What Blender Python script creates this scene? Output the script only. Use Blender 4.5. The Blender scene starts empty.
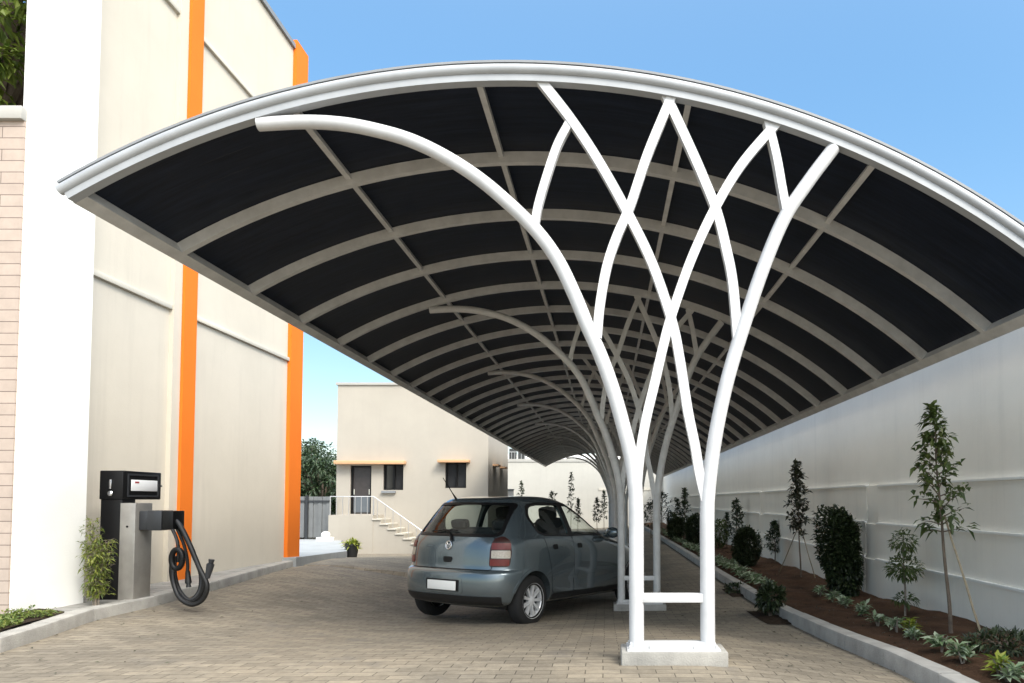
import bpy, bmesh, math, random
from mathutils import Vector, Matrix, geometry
from mathutils.bvhtree import BVHTree
random.seed(7)
R = math.radians
S = bpy.context.scene
COL = S.collection

# ------------------------------------------------------------------ camera
CZ, F, VX, HY, PIT = 1.5, 700.0, 606.0, 501.0, R(2.4)
CY = HY - F * math.tan(PIT)
cd = bpy.data.cameras.new('camera')
cam = bpy.data.objects.new('camera', cd); COL.objects.link(cam)
cam.location = (0, 0, CZ); cam.rotation_euler = (math.pi / 2 + PIT, 0, 0)
cd.sensor_width = 36; cd.lens = 36 * F / 1024
cd.shift_x = -(VX - 512) / 1024; cd.shift_y = (CY - 341.5) / 1024
cd.clip_start = 0.05; cd.clip_end = 3000
S.camera = cam

def ray(px, py):
    u = (px - VX) / F; v = -(py - CY) / F
    dy = math.cos(PIT) - v * math.sin(PIT); dz = math.sin(PIT) + v * math.cos(PIT)
    return u / dy, dz / dy
def at(px, py, Y):
    a, b = ray(px, py)
    return Vector((a * Y, Y, CZ + b * Y))

# ------------------------------------------------------------------ ground height (a drive that falls away from the viewer)
GX = [-5.2, -2.0, 0.5, 2.2]
GY = [0, 4.83, 7.0, 9.0, 11, 14, 26, 44, 90]
GH = [[-1.15, -1.17, -1.19, -1.20, -1.20, -1.24, -1.88, -1.88, -1.88],
      [-1.05, -1.12, -1.33, -1.49, -1.55, -1.60, -1.86, -1.88, -1.88],
      [-1.03, -1.10, -1.30, -1.47, -1.52, -1.56, -1.70, -1.75, -1.80],
      [-1.20, -1.26, -1.38, -1.46, -1.49, -1.50, -1.52, -1.60, -1.65]]
def _slopes(xs, ys):
    n = len(xs); d = [(ys[i+1]-ys[i])/(xs[i+1]-xs[i]) for i in range(n-1)]
    m = [d[0]] + [0 if d[i-1]*d[i] <= 0 else 2*d[i-1]*d[i]/(d[i-1]+d[i]) for i in range(1, n-1)] + [d[-1]]
    return m
GM = [_slopes(GY, r) for r in GH]
def _herm(xs, ys, m, x):
    if x <= xs[0]: return ys[0]
    if x >= xs[-1]: return ys[-1]
    i = 0
    while x > xs[i+1]: i += 1
    h = xs[i+1]-xs[i]; t = (x-xs[i])/h
    return (ys[i]*(2*t**3-3*t*t+1)+m[i]*h*(t**3-2*t*t+t)+ys[i+1]*(-2*t**3+3*t*t)+m[i+1]*h*(t**3-t*t))
def gz(X, Y):
    v = [_herm(GY, GH[k], GM[k], Y) for k in range(4)]
    return CZ + _herm(GX, v, _slopes(GX, v), X)
def ghit(px, py, off=0.0):
    a, b = ray(px, py); Y = 6.0
    lo, hi = 0.5, 200
    for _ in range(60):
        Y = (lo + hi) / 2
        if CZ + b * Y > gz(a * Y, Y) + off: lo = Y
        else: hi = Y
    return Vector((a * Y, Y, gz(a * Y, Y) + off))

# ------------------------------------------------------------------ materials
def newmat(name):
    m = bpy.data.materials.new(name); m.use_nodes = True
    nt = m.node_tree; return m, nt, nt.nodes['Principled BSDF']
def N(nt, t, **kw):
    n = nt.nodes.new(t)
    for k, v in kw.items():
        if k in n.inputs: n.inputs[k].default_value = v
        else: setattr(n, k, v)
    return n
def ramp(nt, stops):
    r = nt.nodes.new('ShaderNodeValToRGB'); e = r.color_ramp.elements
    e[0].position, e[0].color = stops[0][0], (*stops[0][1], 1)
    e[1].position, e[1].color = stops[-1][0], (*stops[-1][1], 1)
    for p, c in stops[1:-1]:
        q = e.new(p); q.color = (*c, 1)
    return r
def mul(c, k): return tuple(x * k for x in c)
def simple(name, col, rough=0.6, metal=0.0, var=0.08, scale=3.0, bump=0.0, bscale=60, spec=0.5, coat=0.0, detail=6):
    m, nt, p = newmat(name)
    tc = N(nt, 'ShaderNodeTexCoord')
    no = N(nt, 'ShaderNodeTexNoise', Scale=scale, Detail=detail, Roughness=0.6)
    nt.links.new(tc.outputs['Object'], no.inputs['Vector'])
    rp = ramp(nt, [(0.3, mul(col, 1 - var)), (0.7, mul(col, 1 + var * 0.6))])
    nt.links.new(no.outputs['Fac'], rp.inputs['Fac']); nt.links.new(rp.outputs['Color'], p.inputs['Base Color'])
    p.inputs['Roughness'].default_value = rough; p.inputs['Metallic'].default_value = metal
    p.inputs['Specular IOR Level'].default_value = spec; p.inputs['Coat Weight'].default_value = coat
    p.inputs['Coat Roughness'].default_value = 0.06
    if bump:
        b2 = N(nt, 'ShaderNodeTexNoise', Scale=bscale, Detail=5.0); nt.links.new(tc.outputs['Object'], b2.inputs['Vector'])
        bp = N(nt, 'ShaderNodeBump', Strength=bump, Distance=0.01)
        nt.links.new(b2.outputs['Fac'], bp.inputs['Height']); nt.links.new(bp.outputs['Normal'], p.inputs['Normal'])
    return m
def plaster(name, col, streak=0.12, dirt=(0.32, 0.29, 0.25), rough=0.85):
    """painted render: broad blotches, faint vertical rain streaks, fine grain"""
    m, nt, p = newmat(name); L = nt.links.new
    tc = N(nt, 'ShaderNodeTexCoord')
    big = N(nt, 'ShaderNodeTexNoise', Scale=0.7, Detail=8.0, Roughness=0.65); L(tc.outputs['Object'], big.inputs['Vector'])
    mp = N(nt, 'ShaderNodeMapping'); mp.inputs['Scale'].default_value = (3.0, 3.0, 0.22); L(tc.outputs['Object'], mp.inputs['Vector'])
    st = N(nt, 'ShaderNodeTexNoise', Scale=1.6, Detail=7.0, Roughness=0.7); L(mp.outputs['Vector'], st.inputs['Vector'])
    r1 = ramp(nt, [(0.3, mul(col, 0.93)), (0.7, mul(col, 1.03))]); L(big.outputs['Fac'], r1.inputs['Fac'])
    r2 = ramp(nt, [(0.52, (0, 0, 0)), (0.8, (streak,) * 3)]); L(st.outputs['Fac'], r2.inputs['Fac'])
    mx = N(nt, 'ShaderNodeMix', data_type='RGBA'); L(r2.outputs['Color'], mx.inputs['Factor'])
    L(r1.outputs['Color'], mx.inputs[6]); mx.inputs[7].default_value = (*dirt, 1)
    L(mx.outputs[2], p.inputs['Base Color']); p.inputs['Roughness'].default_value = rough
    p.inputs['Specular IOR Level'].default_value = 0.25
    fn = N(nt, 'ShaderNodeTexNoise', Scale=90.0, Detail=4.0); L(tc.outputs['Object'], fn.inputs['Vector'])
    bp = N(nt, 'ShaderNodeBump', Strength=0.25, Distance=0.006); L(fn.outputs['Fac'], bp.inputs['Height'])
    bp2 = N(nt, 'ShaderNodeBump', Strength=0.3, Distance=0.03); L(big.outputs['Fac'], bp2.inputs['Height'])
    L(bp.outputs['Normal'], bp2.inputs['Normal']); L(bp2.outputs['Normal'], p.inputs['Normal'])
    return m
def leafmat(name, cols, trans=0.35, rough=0.45):
    m, nt, p = newmat(name); L = nt.links.new
    g = N(nt, 'ShaderNodeNewGeometry')
    n = len(cols)
    rp = ramp(nt, [(i / (n - 1), c) for i, c in enumerate(cols)])
    L(g.outputs['Random Per Island'], rp.inputs['Fac']); L(rp.outputs['Color'], p.inputs['Base Color'])
    p.inputs['Roughness'].default_value = rough
    tr = N(nt, 'ShaderNodeBsdfTranslucent'); L(rp.outputs['Color'], tr.inputs['Color'])
    mx = N(nt, 'ShaderNodeMixShader', Fac=trans); L(p.outputs[0], mx.inputs[1]); L(tr.outputs[0], mx.inputs[2])
    L(mx.outputs[0], nt.nodes['Material Output'].inputs['Surface'])
    return m
def paving():
    m, nt, p = newmat('block paving'); L = nt.links.new
    tc = N(nt, 'ShaderNodeTexCoord')
    wob = N(nt, 'ShaderNodeTexNoise', Scale=1.3, Detail=2.0); L(tc.outputs['Object'], wob.inputs['Vector'])
    ws = N(nt, 'ShaderNodeVectorMath', operation='SCALE'); ws.inputs['Scale'].default_value = 0.035; L(wob.outputs['Color'], ws.inputs[0])
    ad = N(nt, 'ShaderNodeVectorMath', operation='ADD'); L(tc.outputs['Object'], ad.inputs[0]); L(ws.outputs[0], ad.inputs[1])
    mp = N(nt, 'ShaderNodeMapping'); mp.inputs['Rotation'].default_value = (0, 0, 0); L(ad.outputs[0], mp.inputs['Vector'])
    br = N(nt, 'ShaderNodeTexBrick', Scale=1.0); L(mp.outputs['Vector'], br.inputs['Vector'])
    br.offset = 0.5
    br.inputs['Brick Width'].default_value = 0.225; br.inputs['Row Height'].default_value = 0.1125
    br.inputs['Mortar Size'].default_value = 0.004; br.inputs['Mortar Smooth'].default_value = 0.3; br.inputs['Bias'].default_value = 0.0
    br.inputs['Color1'].default_value = (0.268, 0.236, 0.186, 1); br.inputs['Color2'].default_value = (0.198, 0.174, 0.138, 1)
    br.inputs['Mortar'].default_value = (0.092, 0.08, 0.064, 1)
    # patches of paler / pinker blocks and grime
    n1 = N(nt, 'ShaderNodeTexNoise', Scale=0.55, Detail=7.0, Roughness=0.7); L(tc.outputs['Object'], n1.inputs['Vector'])
    r1 = ramp(nt, [(0.32, (0.66, 0.66, 0.67)), (0.5, (0.96, 0.95, 0.93)), (0.68, (1.2, 1.16, 1.1))]); L(n1.outputs['Fac'], r1.inputs['Fac'])
    m1 = N(nt, 'ShaderNodeMix', data_type='RGBA', blend_type='MULTIPLY'); m1.inputs['Factor'].default_value = 1
    L(br.outputs['Color'], m1.inputs[6]); L(r1.outputs['Color'], m1.inputs[7])
    n2 = N(nt, 'ShaderNodeTexNoise', Scale=14.0, Detail=8.0, Roughness=0.75); L(tc.outputs['Object'], n2.inputs['Vector'])
    r2 = ramp(nt, [(0.3, (0.72, 0.71, 0.7)), (0.7, (1.14, 1.14, 1.13))]); L(n2.outputs['Fac'], r2.inputs['Fac'])
    m2 = N(nt, 'ShaderNodeMix', data_type='RGBA', blend_type='MULTIPLY'); m2.inputs['Factor'].default_value = 1
    L(m1.outputs[2], m2.inputs[6]); L(r2.outputs['Color'], m2.inputs[7])
    # oil and damp stains
    n3 = N(nt, 'ShaderNodeTexNoise', Scale=1.9, Detail=5.0, Roughness=0.6, Distortion=0.8); L(tc.outputs['Object'], n3.inputs['Vector'])
    r3 = ramp(nt, [(0.58, (0, 0, 0)), (0.74, (0.5, 0.5, 0.5))]); L(n3.outputs['Fac'], r3.inputs['Fac'])
    m3 = N(nt, 'ShaderNodeMix', data_type='RGBA'); L(r3.outputs['Color'], m3.inputs['Factor'])
    L(m2.outputs[2], m3.inputs[6]); m3.inputs[7].default_value = (0.13, 0.12, 0.11, 1)
    L(m3.outputs[2], p.inputs['Base Color'])
    p.inputs['Roughness'].default_value = 0.82; p.inputs['Specular IOR Level'].default_value = 0.3
    b1 = N(nt, 'ShaderNodeBump', Strength=0.55, Distance=0.006); b1.invert = True; L(br.outputs['Fac'], b1.inputs['Height'])
    b2 = N(nt, 'ShaderNodeBump', Strength=0.4, Distance=0.006); L(n2.outputs['Fac'], b2.inputs['Height'])
    L(b1.outputs['Normal'], b2.inputs['Normal']); L(b2.outputs['Normal'], p.inputs['Normal'])
    return m
def tiles(name, w, h, c1, c2, mort, vertical=False, msize=0.006, off=0.5, rough=0.75):
    m, nt, p = newmat(name); L = nt.links.new
    tc = N(nt, 'ShaderNodeTexCoord')
    mp = N(nt, 'ShaderNodeMapping'); mp.inputs['Rotation'].default_value = (R(90), 0, 0) if vertical else (0, 0, 0)
    if vertical:
        sx = N(nt, 'ShaderNodeSeparateXYZ'); L(tc.outputs['Object'], sx.inputs[0])
        cb = N(nt, 'ShaderNodeCombineXYZ'); ad = N(nt, 'ShaderNodeMath', operation='ADD')
        L(sx.outputs['X'], ad.inputs[0]); L(sx.outputs['Y'], ad.inputs[1]); L(ad.outputs[0], cb.inputs['X']); L(sx.outputs['Z'], cb.inputs['Y'])
        vec = cb.outputs[0]
    else: vec = tc.outputs['Object']
    br = N(nt, 'ShaderNodeTexBrick', Scale=1.0); L(vec, br.inputs['Vector']); br.offset = off
    br.inputs['Brick Width'].default_value = w; br.inputs['Row Height'].default_value = h
    br.inputs['Mortar Size'].default_value = msize; br.inputs['Mortar Smooth'].default_value = 0.2
    br.inputs['Color1'].default_value = (*c1, 1); br.inputs['Color2'].default_value = (*c2, 1); br.inputs['Mortar'].default_value = (*mort, 1)
    n2 = N(nt, 'ShaderNodeTexNoise', Scale=5.0, Detail=8.0, Roughness=0.7); L(tc.outputs['Object'], n2.inputs['Vector'])
    r2 = ramp(nt, [(0.3, (0.86,) * 3), (0.7, (1.07,) * 3)]); L(n2.outputs['Fac'], r2.inputs['Fac'])
    m2 = N(nt, 'ShaderNodeMix', data_type='RGBA', blend_type='MULTIPLY'); m2.inputs['Factor'].default_value = 1
    L(br.outputs['Color'], m2.inputs[6]); L(r2.outputs['Color'], m2.inputs[7]); L(m2.outputs[2], p.inputs['Base Color'])
    p.inputs['Roughness'].default_value = rough
    b1 = N(nt, 'ShaderNodeBump', Strength=0.6, Distance=0.008); b1.invert = True; L(br.outputs['Fac'], b1.inputs['Height']); L(b1.outputs['Normal'], p.inputs['Normal'])
    return m
def glassmat(name, tint, gloss=0.09, rough=0.02):
    m, nt, p = newmat(name); L = nt.links.new
    t = N(nt, 'ShaderNodeBsdfTransparent'); t.inputs['Color'].default_value = (*tint, 1)
    g = N(nt, 'ShaderNodeBsdfGlossy'); g.inputs['Roughness'].default_value = rough
    lw = N(nt, 'ShaderNodeLayerWeight', Blend=0.5); pw = N(nt, 'ShaderNodeMath', operation='POWER'); L(lw.outputs['Facing'], pw.inputs[0]); pw.inputs[1].default_value = 4.0
    ma = N(nt, 'ShaderNodeMath', operation='MULTIPLY_ADD'); L(pw.outputs[0], ma.inputs[0]); ma.inputs[1].default_value = 0.75; ma.inputs[2].default_value = 0.045
    mx = N(nt, 'ShaderNodeMixShader'); L(ma.outputs[0], mx.inputs[0]); L(t.outputs[0], mx.inputs[1]); L(g.outputs[0], mx.inputs[2])
    L(mx.outputs[0], nt.nodes['Material Output'].inputs['Surface'])
    return m
def earthmat(name, a, b):
    m, nt, p = newmat(name); L = nt.links.new
    tc = N(nt, 'ShaderNodeTexCoord')
    n = N(nt, 'ShaderNodeTexNoise', Scale=3.0, Detail=10.0, Roughness=0.75); L(tc.outputs['Object'], n.inputs['Vector'])
    r = ramp(nt, [(0.3, a), (0.7, b)]); L(n.outputs['Fac'], r.inputs['Fac']); L(r.outputs['Color'], p.inputs['Base Color'])
    n2 = N(nt, 'ShaderNodeTexNoise', Scale=45.0, Detail=8.0, Roughness=0.7); L(tc.outputs['Object'], n2.inputs['Vector'])
    bp = N(nt, 'ShaderNodeBump', Strength=0.9, Distance=0.03); L(n2.outputs['Fac'], bp.inputs['Height']); L(bp.outputs['Normal'], p.inputs['Normal'])
    p.inputs['Roughness'].default_value = 0.95; p.inputs['Specular IOR Level'].default_value = 0.15
    return m

M = {}
M['paving'] = paving()
M['soil'] = earthmat('red brown soil', (0.040, 0.022, 0.013), (0.125, 0.068, 0.038))
M['dark_soil'] = earthmat('dark soil', (0.02, 0.014, 0.01), (0.06, 0.04, 0.025))
M['earth'] = earthmat('bare earth', (0.20, 0.165, 0.12), (0.32, 0.27, 0.20))
M['kerb'] = simple('kerb concrete', (0.36, 0.345, 0.315), 0.9, var=0.25, scale=4, bump=0.5, bscale=70)
M['concrete'] = simple('footing concrete', (0.29, 0.28, 0.255), 0.9, var=0.25, scale=6, bump=0.4, bscale=80)
M['slab'] = simple('grey slab', (0.33, 0.345, 0.35), 0.75, var=0.15, scale=2.5, bump=0.2)
M['sidewalk'] = tiles('footpath pavers', 0.40, 0.20, (0.31, 0.30, 0.28), (0.24, 0.235, 0.22), (0.10, 0.095, 0.085))
M['white_wall'] = plaster('white render', (0.86, 0.855, 0.83), 0.05)
M['cream'] = plaster('cream render', (0.57, 0.525, 0.445), 0.22)
M['cream_house'] = plaster('pale cream render', (0.41, 0.375, 0.32), 0.22)
M['grey_wall'] = plaster('off white render', (0.86, 0.825, 0.745), 0.16, (0.36, 0.35, 0.33))
M['back_wall'] = plaster('grey render', (0.47, 0.455, 0.41), 0.2, (0.30, 0.29, 0.27))
M['ledge_white'] = plaster('white ledge', (0.80, 0.80, 0.77), 0.12)
M['ledge_grey'] = plaster('grey ledge', (0.55, 0.52, 0.45), 0.2)
M['orange'] = plaster('orange paint', (0.74, 0.175, 0.016), 0.06, (0.5, 0.2, 0.06))
M['awning'] = plaster('faded orange paint', (0.60, 0.36, 0.20), 0.2)
M['brick'] = tiles('pink wall tiles', 0.62, 0.112, (0.46, 0.375, 0.315), (0.42, 0.34, 0.285), (0.17, 0.13, 0.11), True, 0.004)
M['coping'] = plaster('grey coping', (0.40, 0.39, 0.36), 0.3)
M['steel_white'] = simple('white painted steel', (0.54, 0.545, 0.55), 0.5, var=0.12, scale=5, bump=0.04, bscale=40)
M['steel_grey'] = simple('weathered galvanised paint', (0.56, 0.555, 0.54), 0.5, var=0.16, scale=6, bump=0.08)
M['rim_steel'] = simple('pale grey rim steel', (0.36, 0.375, 0.39), 0.55, metal=0.1, var=0.1, scale=5)
M['rim_dark'] = simple('roof edge strip', (0.22, 0.23, 0.24), 0.5, var=0.1)
M['black'] = simple('black powder coat', (0.006, 0.006, 0.0065), 0.4, var=0.1, spec=0.25)
M['blk_plastic'] = simple('black plastic', (0.008, 0.008, 0.0085), 0.5, var=0.2, scale=20)
M['rubber'] = simple('tyre rubber', (0.008, 0.008, 0.008), 0.9, var=0.25, scale=12)
M['gunmetal'] = simple('dark grey plastic', (0.028, 0.030, 0.034), 0.4, var=0.1)
M['chrome'] = simple('bright metal', (0.75, 0.75, 0.76), 0.18, metal=1.0, var=0.04)
M['alloy'] = simple('alloy wheel', (0.66, 0.67, 0.68), 0.3, metal=0.35, var=0.06)
M['screen'] = simple('pale screen', (0.78, 0.79, 0.80), 0.3, var=0.04)
M['mark_red'] = simple('small dark red print', (0.35, 0.05, 0.05), 0.5)
M['plate'] = simple('plain plate', (0.72, 0.71, 0.68), 0.4, var=0.03)
M['lamp_red'] = simple('red lamp lens', (0.13, 0.010, 0.006), 0.3, var=0.2, scale=60, spec=0.3, coat=0.1)
M['lamp_dark'] = simple('smoked red lens', (0.03, 0.008, 0.006), 0.3, var=0.1, spec=0.3, coat=0.1)
M['lamp_clear'] = simple('clear lamp lens', (0.40, 0.35, 0.28), 0.2, var=0.25, scale=70, coat=0.25)
M['seat'] = simple('seat cloth', (0.03, 0.031, 0.034), 0.9, var=0.2, scale=20)
M['bark'] = simple('grey brown bark', (0.15, 0.115, 0.085), 0.9, var=0.35, scale=14, bump=0.6, bscale=50)
M['bark_pale'] = simple('pale stem', (0.24, 0.20, 0.16), 0.85, var=0.3, scale=20, bump=0.4)
M['bamboo'] = simple('bamboo stake', (0.36, 0.29, 0.19), 0.7, var=0.25, scale=15)
M['door_dark'] = simple('dark brown door', (0.045, 0.038, 0.036), 0.4, var=0.2, scale=6)
M['door_grey'] = simple('grey kick panel', (0.11, 0.125, 0.14), 0.35, var=0.1)
M['fence_grey'] = simple('grey sheet fence', (0.16, 0.165, 0.165), 0.6, var=0.15, scale=2)
M['pot'] = simple('black plastic pot', (0.022, 0.023, 0.025), 0.45, var=0.2)
M['rail'] = simple('stainless rail', (0.50, 0.50, 0.50), 0.35, metal=0.6, var=0.1)
M['win_glass'] = simple('dark window glass', (0.03, 0.03, 0.032), 0.08, var=0.2, scale=1.0)
M['car_glass'] = glassmat('tinted car glass', (0.72, 0.78, 0.75))
M['leaf_mid'] = leafmat('mid green leaves', [(0.045, 0.075, 0.018), (0.075, 0.115, 0.028), (0.12, 0.15, 0.04), (0.06, 0.10, 0.03)])
M['leaf_dark'] = leafmat('dark green leaves', [(0.016, 0.030, 0.014), (0.030, 0.050, 0.020), (0.05, 0.07, 0.028)], 0.2)
M['leaf_deep'] = leafmat('deep green leaves', [(0.012, 0.022, 0.009), (0.026, 0.042, 0.015), (0.05, 0.07, 0.024)], 0.15)
M['leaf_purple'] = leafmat('bronze green leaves', [(0.022, 0.026, 0.017), (0.045, 0.046, 0.027), (0.055, 0.065, 0.03)], 0.2)
M['leaf_yellow'] = leafmat('yellow green leaves', [(0.22, 0.26, 0.03), (0.38, 0.40, 0.05), (0.12, 0.20, 0.03)], 0.35)
M['leaf_silver'] = leafmat('variegated leaves', [(0.09, 0.15, 0.055), (0.20, 0.28, 0.14), (0.42, 0.48, 0.34), (0.12, 0.19, 0.07)], 0.25)
M['leaf_bamboo'] = leafmat('bamboo leaves', [(0.10, 0.15, 0.028), (0.20, 0.24, 0.04), (0.29, 0.31, 0.07), (0.07, 0.11, 0.025)], 0.4)
M['leaf_tree'] = leafmat('tree leaves', [(0.06, 0.11, 0.016), (0.14, 0.20, 0.03), (0.24, 0.30, 0.05), (0.03, 0.06, 0.012)], 0.35)
M['leaf_far'] = leafmat('far tree leaves', [(0.025, 0.048, 0.022), (0.045, 0.075, 0.032), (0.06, 0.095, 0.04)], 0.2)
M['leaf_cover'] = leafmat('ground cover leaves', [(0.06, 0.11, 0.02), (0.12, 0.17, 0.03), (0.20, 0.22, 0.05)], 0.3)

def panel_mat():
    m, nt, p = newmat('dark tinted roof sheet'); L = nt.links.new
    tc = N(nt, 'ShaderNodeTexCoord')
    mp = N(nt, 'ShaderNodeMapping'); mp.inputs['Scale'].default_value = (1.2, 14, 1.2); L(tc.outputs['Object'], mp.inputs['Vector'])
    no = N(nt, 'ShaderNodeTexNoise', Scale=1.5, Detail=6.0, Roughness=0.7); L(mp.outputs['Vector'], no.inputs['Vector'])
    r = ramp(nt, [(0.35, (0.005, 0.008, 0.015)), (0.75, (0.014, 0.020, 0.038))]); L(no.outputs['Fac'], r.inputs['Fac'])
    L(r.outputs['Color'], p.inputs['Base Color']); p.inputs['Roughness'].default_value = 0.42; p.inputs['Specular IOR Level'].default_value = 0.22
    bp = N(nt, 'ShaderNodeBump', Strength=0.12, Distance=0.01); L(no.outputs['Fac'], bp.inputs['Height']); L(bp.outputs['Normal'], p.inputs['Normal'])
    return m
M['panel'] = panel_mat()
def carpaint():
    m, nt, p = newmat('blue grey metallic paint'); L = nt.links.new
    tc = N(nt, 'ShaderNodeTexCoord')
    v = N(nt, 'ShaderNodeTexNoise', Scale=900.0, Detail=2.0); L(tc.outputs['Object'], v.inputs['Vector'])
    r = ramp(nt, [(0.3, (0.088, 0.115, 0.13)), (0.7, (0.135, 0.168, 0.185))]); L(v.outputs['Fac'], r.inputs['Fac'])
    # road dust low down on the sills and bumper
    sx = N(nt, 'ShaderNodeSeparateXYZ'); L(tc.outputs['Object'], sx.inputs[0])
    mr = N(nt, 'ShaderNodeMapRange'); L(sx.outputs['Z'], mr.inputs['Value'])
    mr.inputs['From Min'].default_value = 0.62; mr.inputs['From Max'].default_value = 0.25; mr.inputs['To Max'].default_value = 0.28
    dn = N(nt, 'ShaderNodeTexNoise', Scale=7.0, Detail=8.0); L(tc.outputs['Object'], dn.inputs['Vector'])
    mm = N(nt, 'ShaderNodeMath', operation='MULTIPLY'); L(mr.outputs[0], mm.inputs[0]); L(dn.outputs['Fac'], mm.inputs[1])
    mx = N(nt, 'ShaderNodeMix', data_type='RGBA'); L(mm.outputs[0], mx.inputs['Factor']); L(r.outputs['Color'], mx.inputs[6]); mx.inputs[7].default_value = (0.26, 0.23, 0.19, 1)
    L(mx.outputs[2], p.inputs['Base Color'])
    p.inputs['Metallic'].default_value = 0.6; p.inputs['Roughness'].default_value = 0.27
    p.inputs['Coat Weight'].default_value = 1.0; p.inputs['Coat Roughness'].default_value = 0.03
    return m
M['paint'] = carpaint()

# ------------------------------------------------------------------ mesh builder
WL = {}
def catmull(pts, n=8):
    P = [Vector(p) for p in pts]; P = [2 * P[0] - P[1]] + P + [2 * P[-1] - P[-2]]; out = []
    for i in range(1, len(P) - 2):
        a, b, c, d = P[i-1:i+3]
        for k in range(n):
            t = k / n
            out.append(0.5 * ((2*b) + (c-a)*t + (2*a-5*b+4*c-d)*t*t + (3*b-a-3*c+d)*t**3))
    out.append(P[-2]); return out
class MB:
    def __init__(s): s.v = []; s.f = []; s.m = []
    def add(s, vs, fs, mi=0):
        o = len(s.v); s.v += [tuple(v) for v in vs]; s.f += [tuple(i + o for i in f) for f in fs]; s.m += [mi] * len(fs)
    def box(s, x0, x1, y0, y1, z0, z1, mi=0, b=0.0):
        if b <= 0:
            s.add([(x0,y0,z0),(x1,y0,z0),(x1,y1,z0),(x0,y1,z0),(x0,y0,z1),(x1,y0,z1),(x1,y1,z1),(x0,y1,z1)],
                  [(0,3,2,1),(4,5,6,7),(0,1,5,4),(1,2,6,5),(2,3,7,6),(3,0,4,7)], mi)
        else:
            bm = bmesh.new(); bmesh.ops.create_cube(bm, size=1)
            for v in bm.verts: v.co = Vector(((x0+x1)/2+v.co.x*(x1-x0), (y0+y1)/2+v.co.y*(y1-y0), (z0+z1)/2+v.co.z*(z1-z0)))
            bmesh.ops.bevel(bm, geom=bm.edges[:], offset=b, segments=2, affect='EDGES', profile=0.5)
            s.bm(bm, mi); bm.free()
    def bm(s, bm, mi=0, mat=None):
        bm.verts.index_update()
        s.add([(mat @ v.co if mat else v.co) for v in bm.verts], [[v.index for v in f.verts] for f in bm.faces], mi)
    def ring_sweep(s, rings, cap=True, closed=False, mi=0):
        n = len(rings[0]); vs = [p for r in rings for p in r]; fs = []
        for i in range(len(rings) - 1 + (1 if closed else 0)):
            a = i * n; b = ((i + 1) % len(rings)) * n
            for k in range(n): fs.append((a+k, a+(k+1) % n, b+(k+1) % n, b+k))
        if cap and not closed:
            fs.append(tuple(reversed(range(n)))); fs.append(tuple(range((len(rings)-1)*n, len(rings)*n)))
        s.add(vs, fs, mi)
    def tube(s, pts, r, n=10, cap=True, mi=0):
        pts = [Vector(p) for p in pts]; rings = []
        rr = r if isinstance(r, (list, tuple)) else [r] * len(pts)
        ref = None
        for i, p in enumerate(pts):
            t = (pts[min(i+1, len(pts)-1)] - pts[max(i-1, 0)]).normalized()
            if ref is None:
                ref = Vector((0, 1, 0)) if abs(t.y) < 0.9 else Vector((1, 0, 0))
            a = (ref - t * ref.dot(t)).normalized(); ref = a; b = t.cross(a)
            rings.append([p + rr[i] * (math.cos(q) * a + math.sin(q) * b) for q in [2*math.pi*k/n for k in range(n)]])
        s.ring_sweep(rings, cap, mi=mi)
    def rect_sweep(s, pts, w, d, mi=0, side=Vector((0, 1, 0))):
        """w across the in-plane normal, d along 'side'"""
        pts = [Vector(p) for p in pts]; rings = []
        for i, p in enumerate(pts):
            t = (pts[min(i+1, len(pts)-1)] - pts[max(i-1, 0)]).normalized()
            nrm = t.cross(side).normalized(); sd = nrm.cross(t)
            rings.append([p + nrm*w/2 + sd*d/2, p + nrm*w/2 - sd*d/2, p - nrm*w/2 - sd*d/2, p - nrm*w/2 + sd*d/2])
        s.ring_sweep(rings, True, mi=mi)
    def lathe(s, prof, origin, axis='z', n=32, mi=0, closed_prof=False):
        o = Vector(origin); rings = []
        for k in range(n):
            q = 2*math.pi*k/n; c, sn = math.cos(q), math.sin(q)
            if axis == 'z': rings.append([o + Vector((r*c, r*sn, h)) for r, h in prof])
            else: rings.append([o + Vector((r*c, h, r*sn)) for r, h in prof])
        m = len(prof); vs = [p for r in rings for p in r]; fs = []
        for k in range(n):
            a = k*m; b = ((k+1) % n)*m
            for j in range(m if closed_prof else m-1):
                j2 = (j+1) % m; fs.append((a+j, b+j, b+j2, a+j2))
        s.add(vs, fs, mi)
    def blade(s, base, d, L, W, fold=0.25, droop=0.0, up=None, mi=0):
        d = Vector(d).normalized(); up = up or Vector((random.uniform(-.5,.5), random.uniform(-.5,.5), 1))
        sd = d.cross(up)
        if sd.length < 1e-4: sd = d.cross(Vector((1, 0, 0.2)))
        sd.normalize(); u = sd.cross(d).normalized(); b = Vector(base)
        tip = b + d*L + Vector((0, 0, -droop*L)); mid = b + d*L*0.5 + Vector((0, 0, -droop*L*0.25))
        s.add([b, mid + sd*W/2 + u*fold*W, tip, mid - sd*W/2 + u*fold*W, mid], [(0,1,4),(4,1,2),(0,4,3),(4,2,3)], mi)
    def blob(s, c, r, nrng=None, sub=2, amp=0.2, sc=(1,1,1), mi=0):
        bm = bmesh.new(); bmesh.ops.create_icosphere(bm, subdivisions=sub, radius=1)
        c = Vector(c)
        for v in bm.verts:
            k = 1 + random.uniform(-amp, amp); v.co = Vector((v.co.x*sc[0]*r*k, v.co.y*sc[1]*r*k, v.co.z*sc[2]*r*k)) + c
        s.bm(bm, mi); bm.free()
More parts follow.
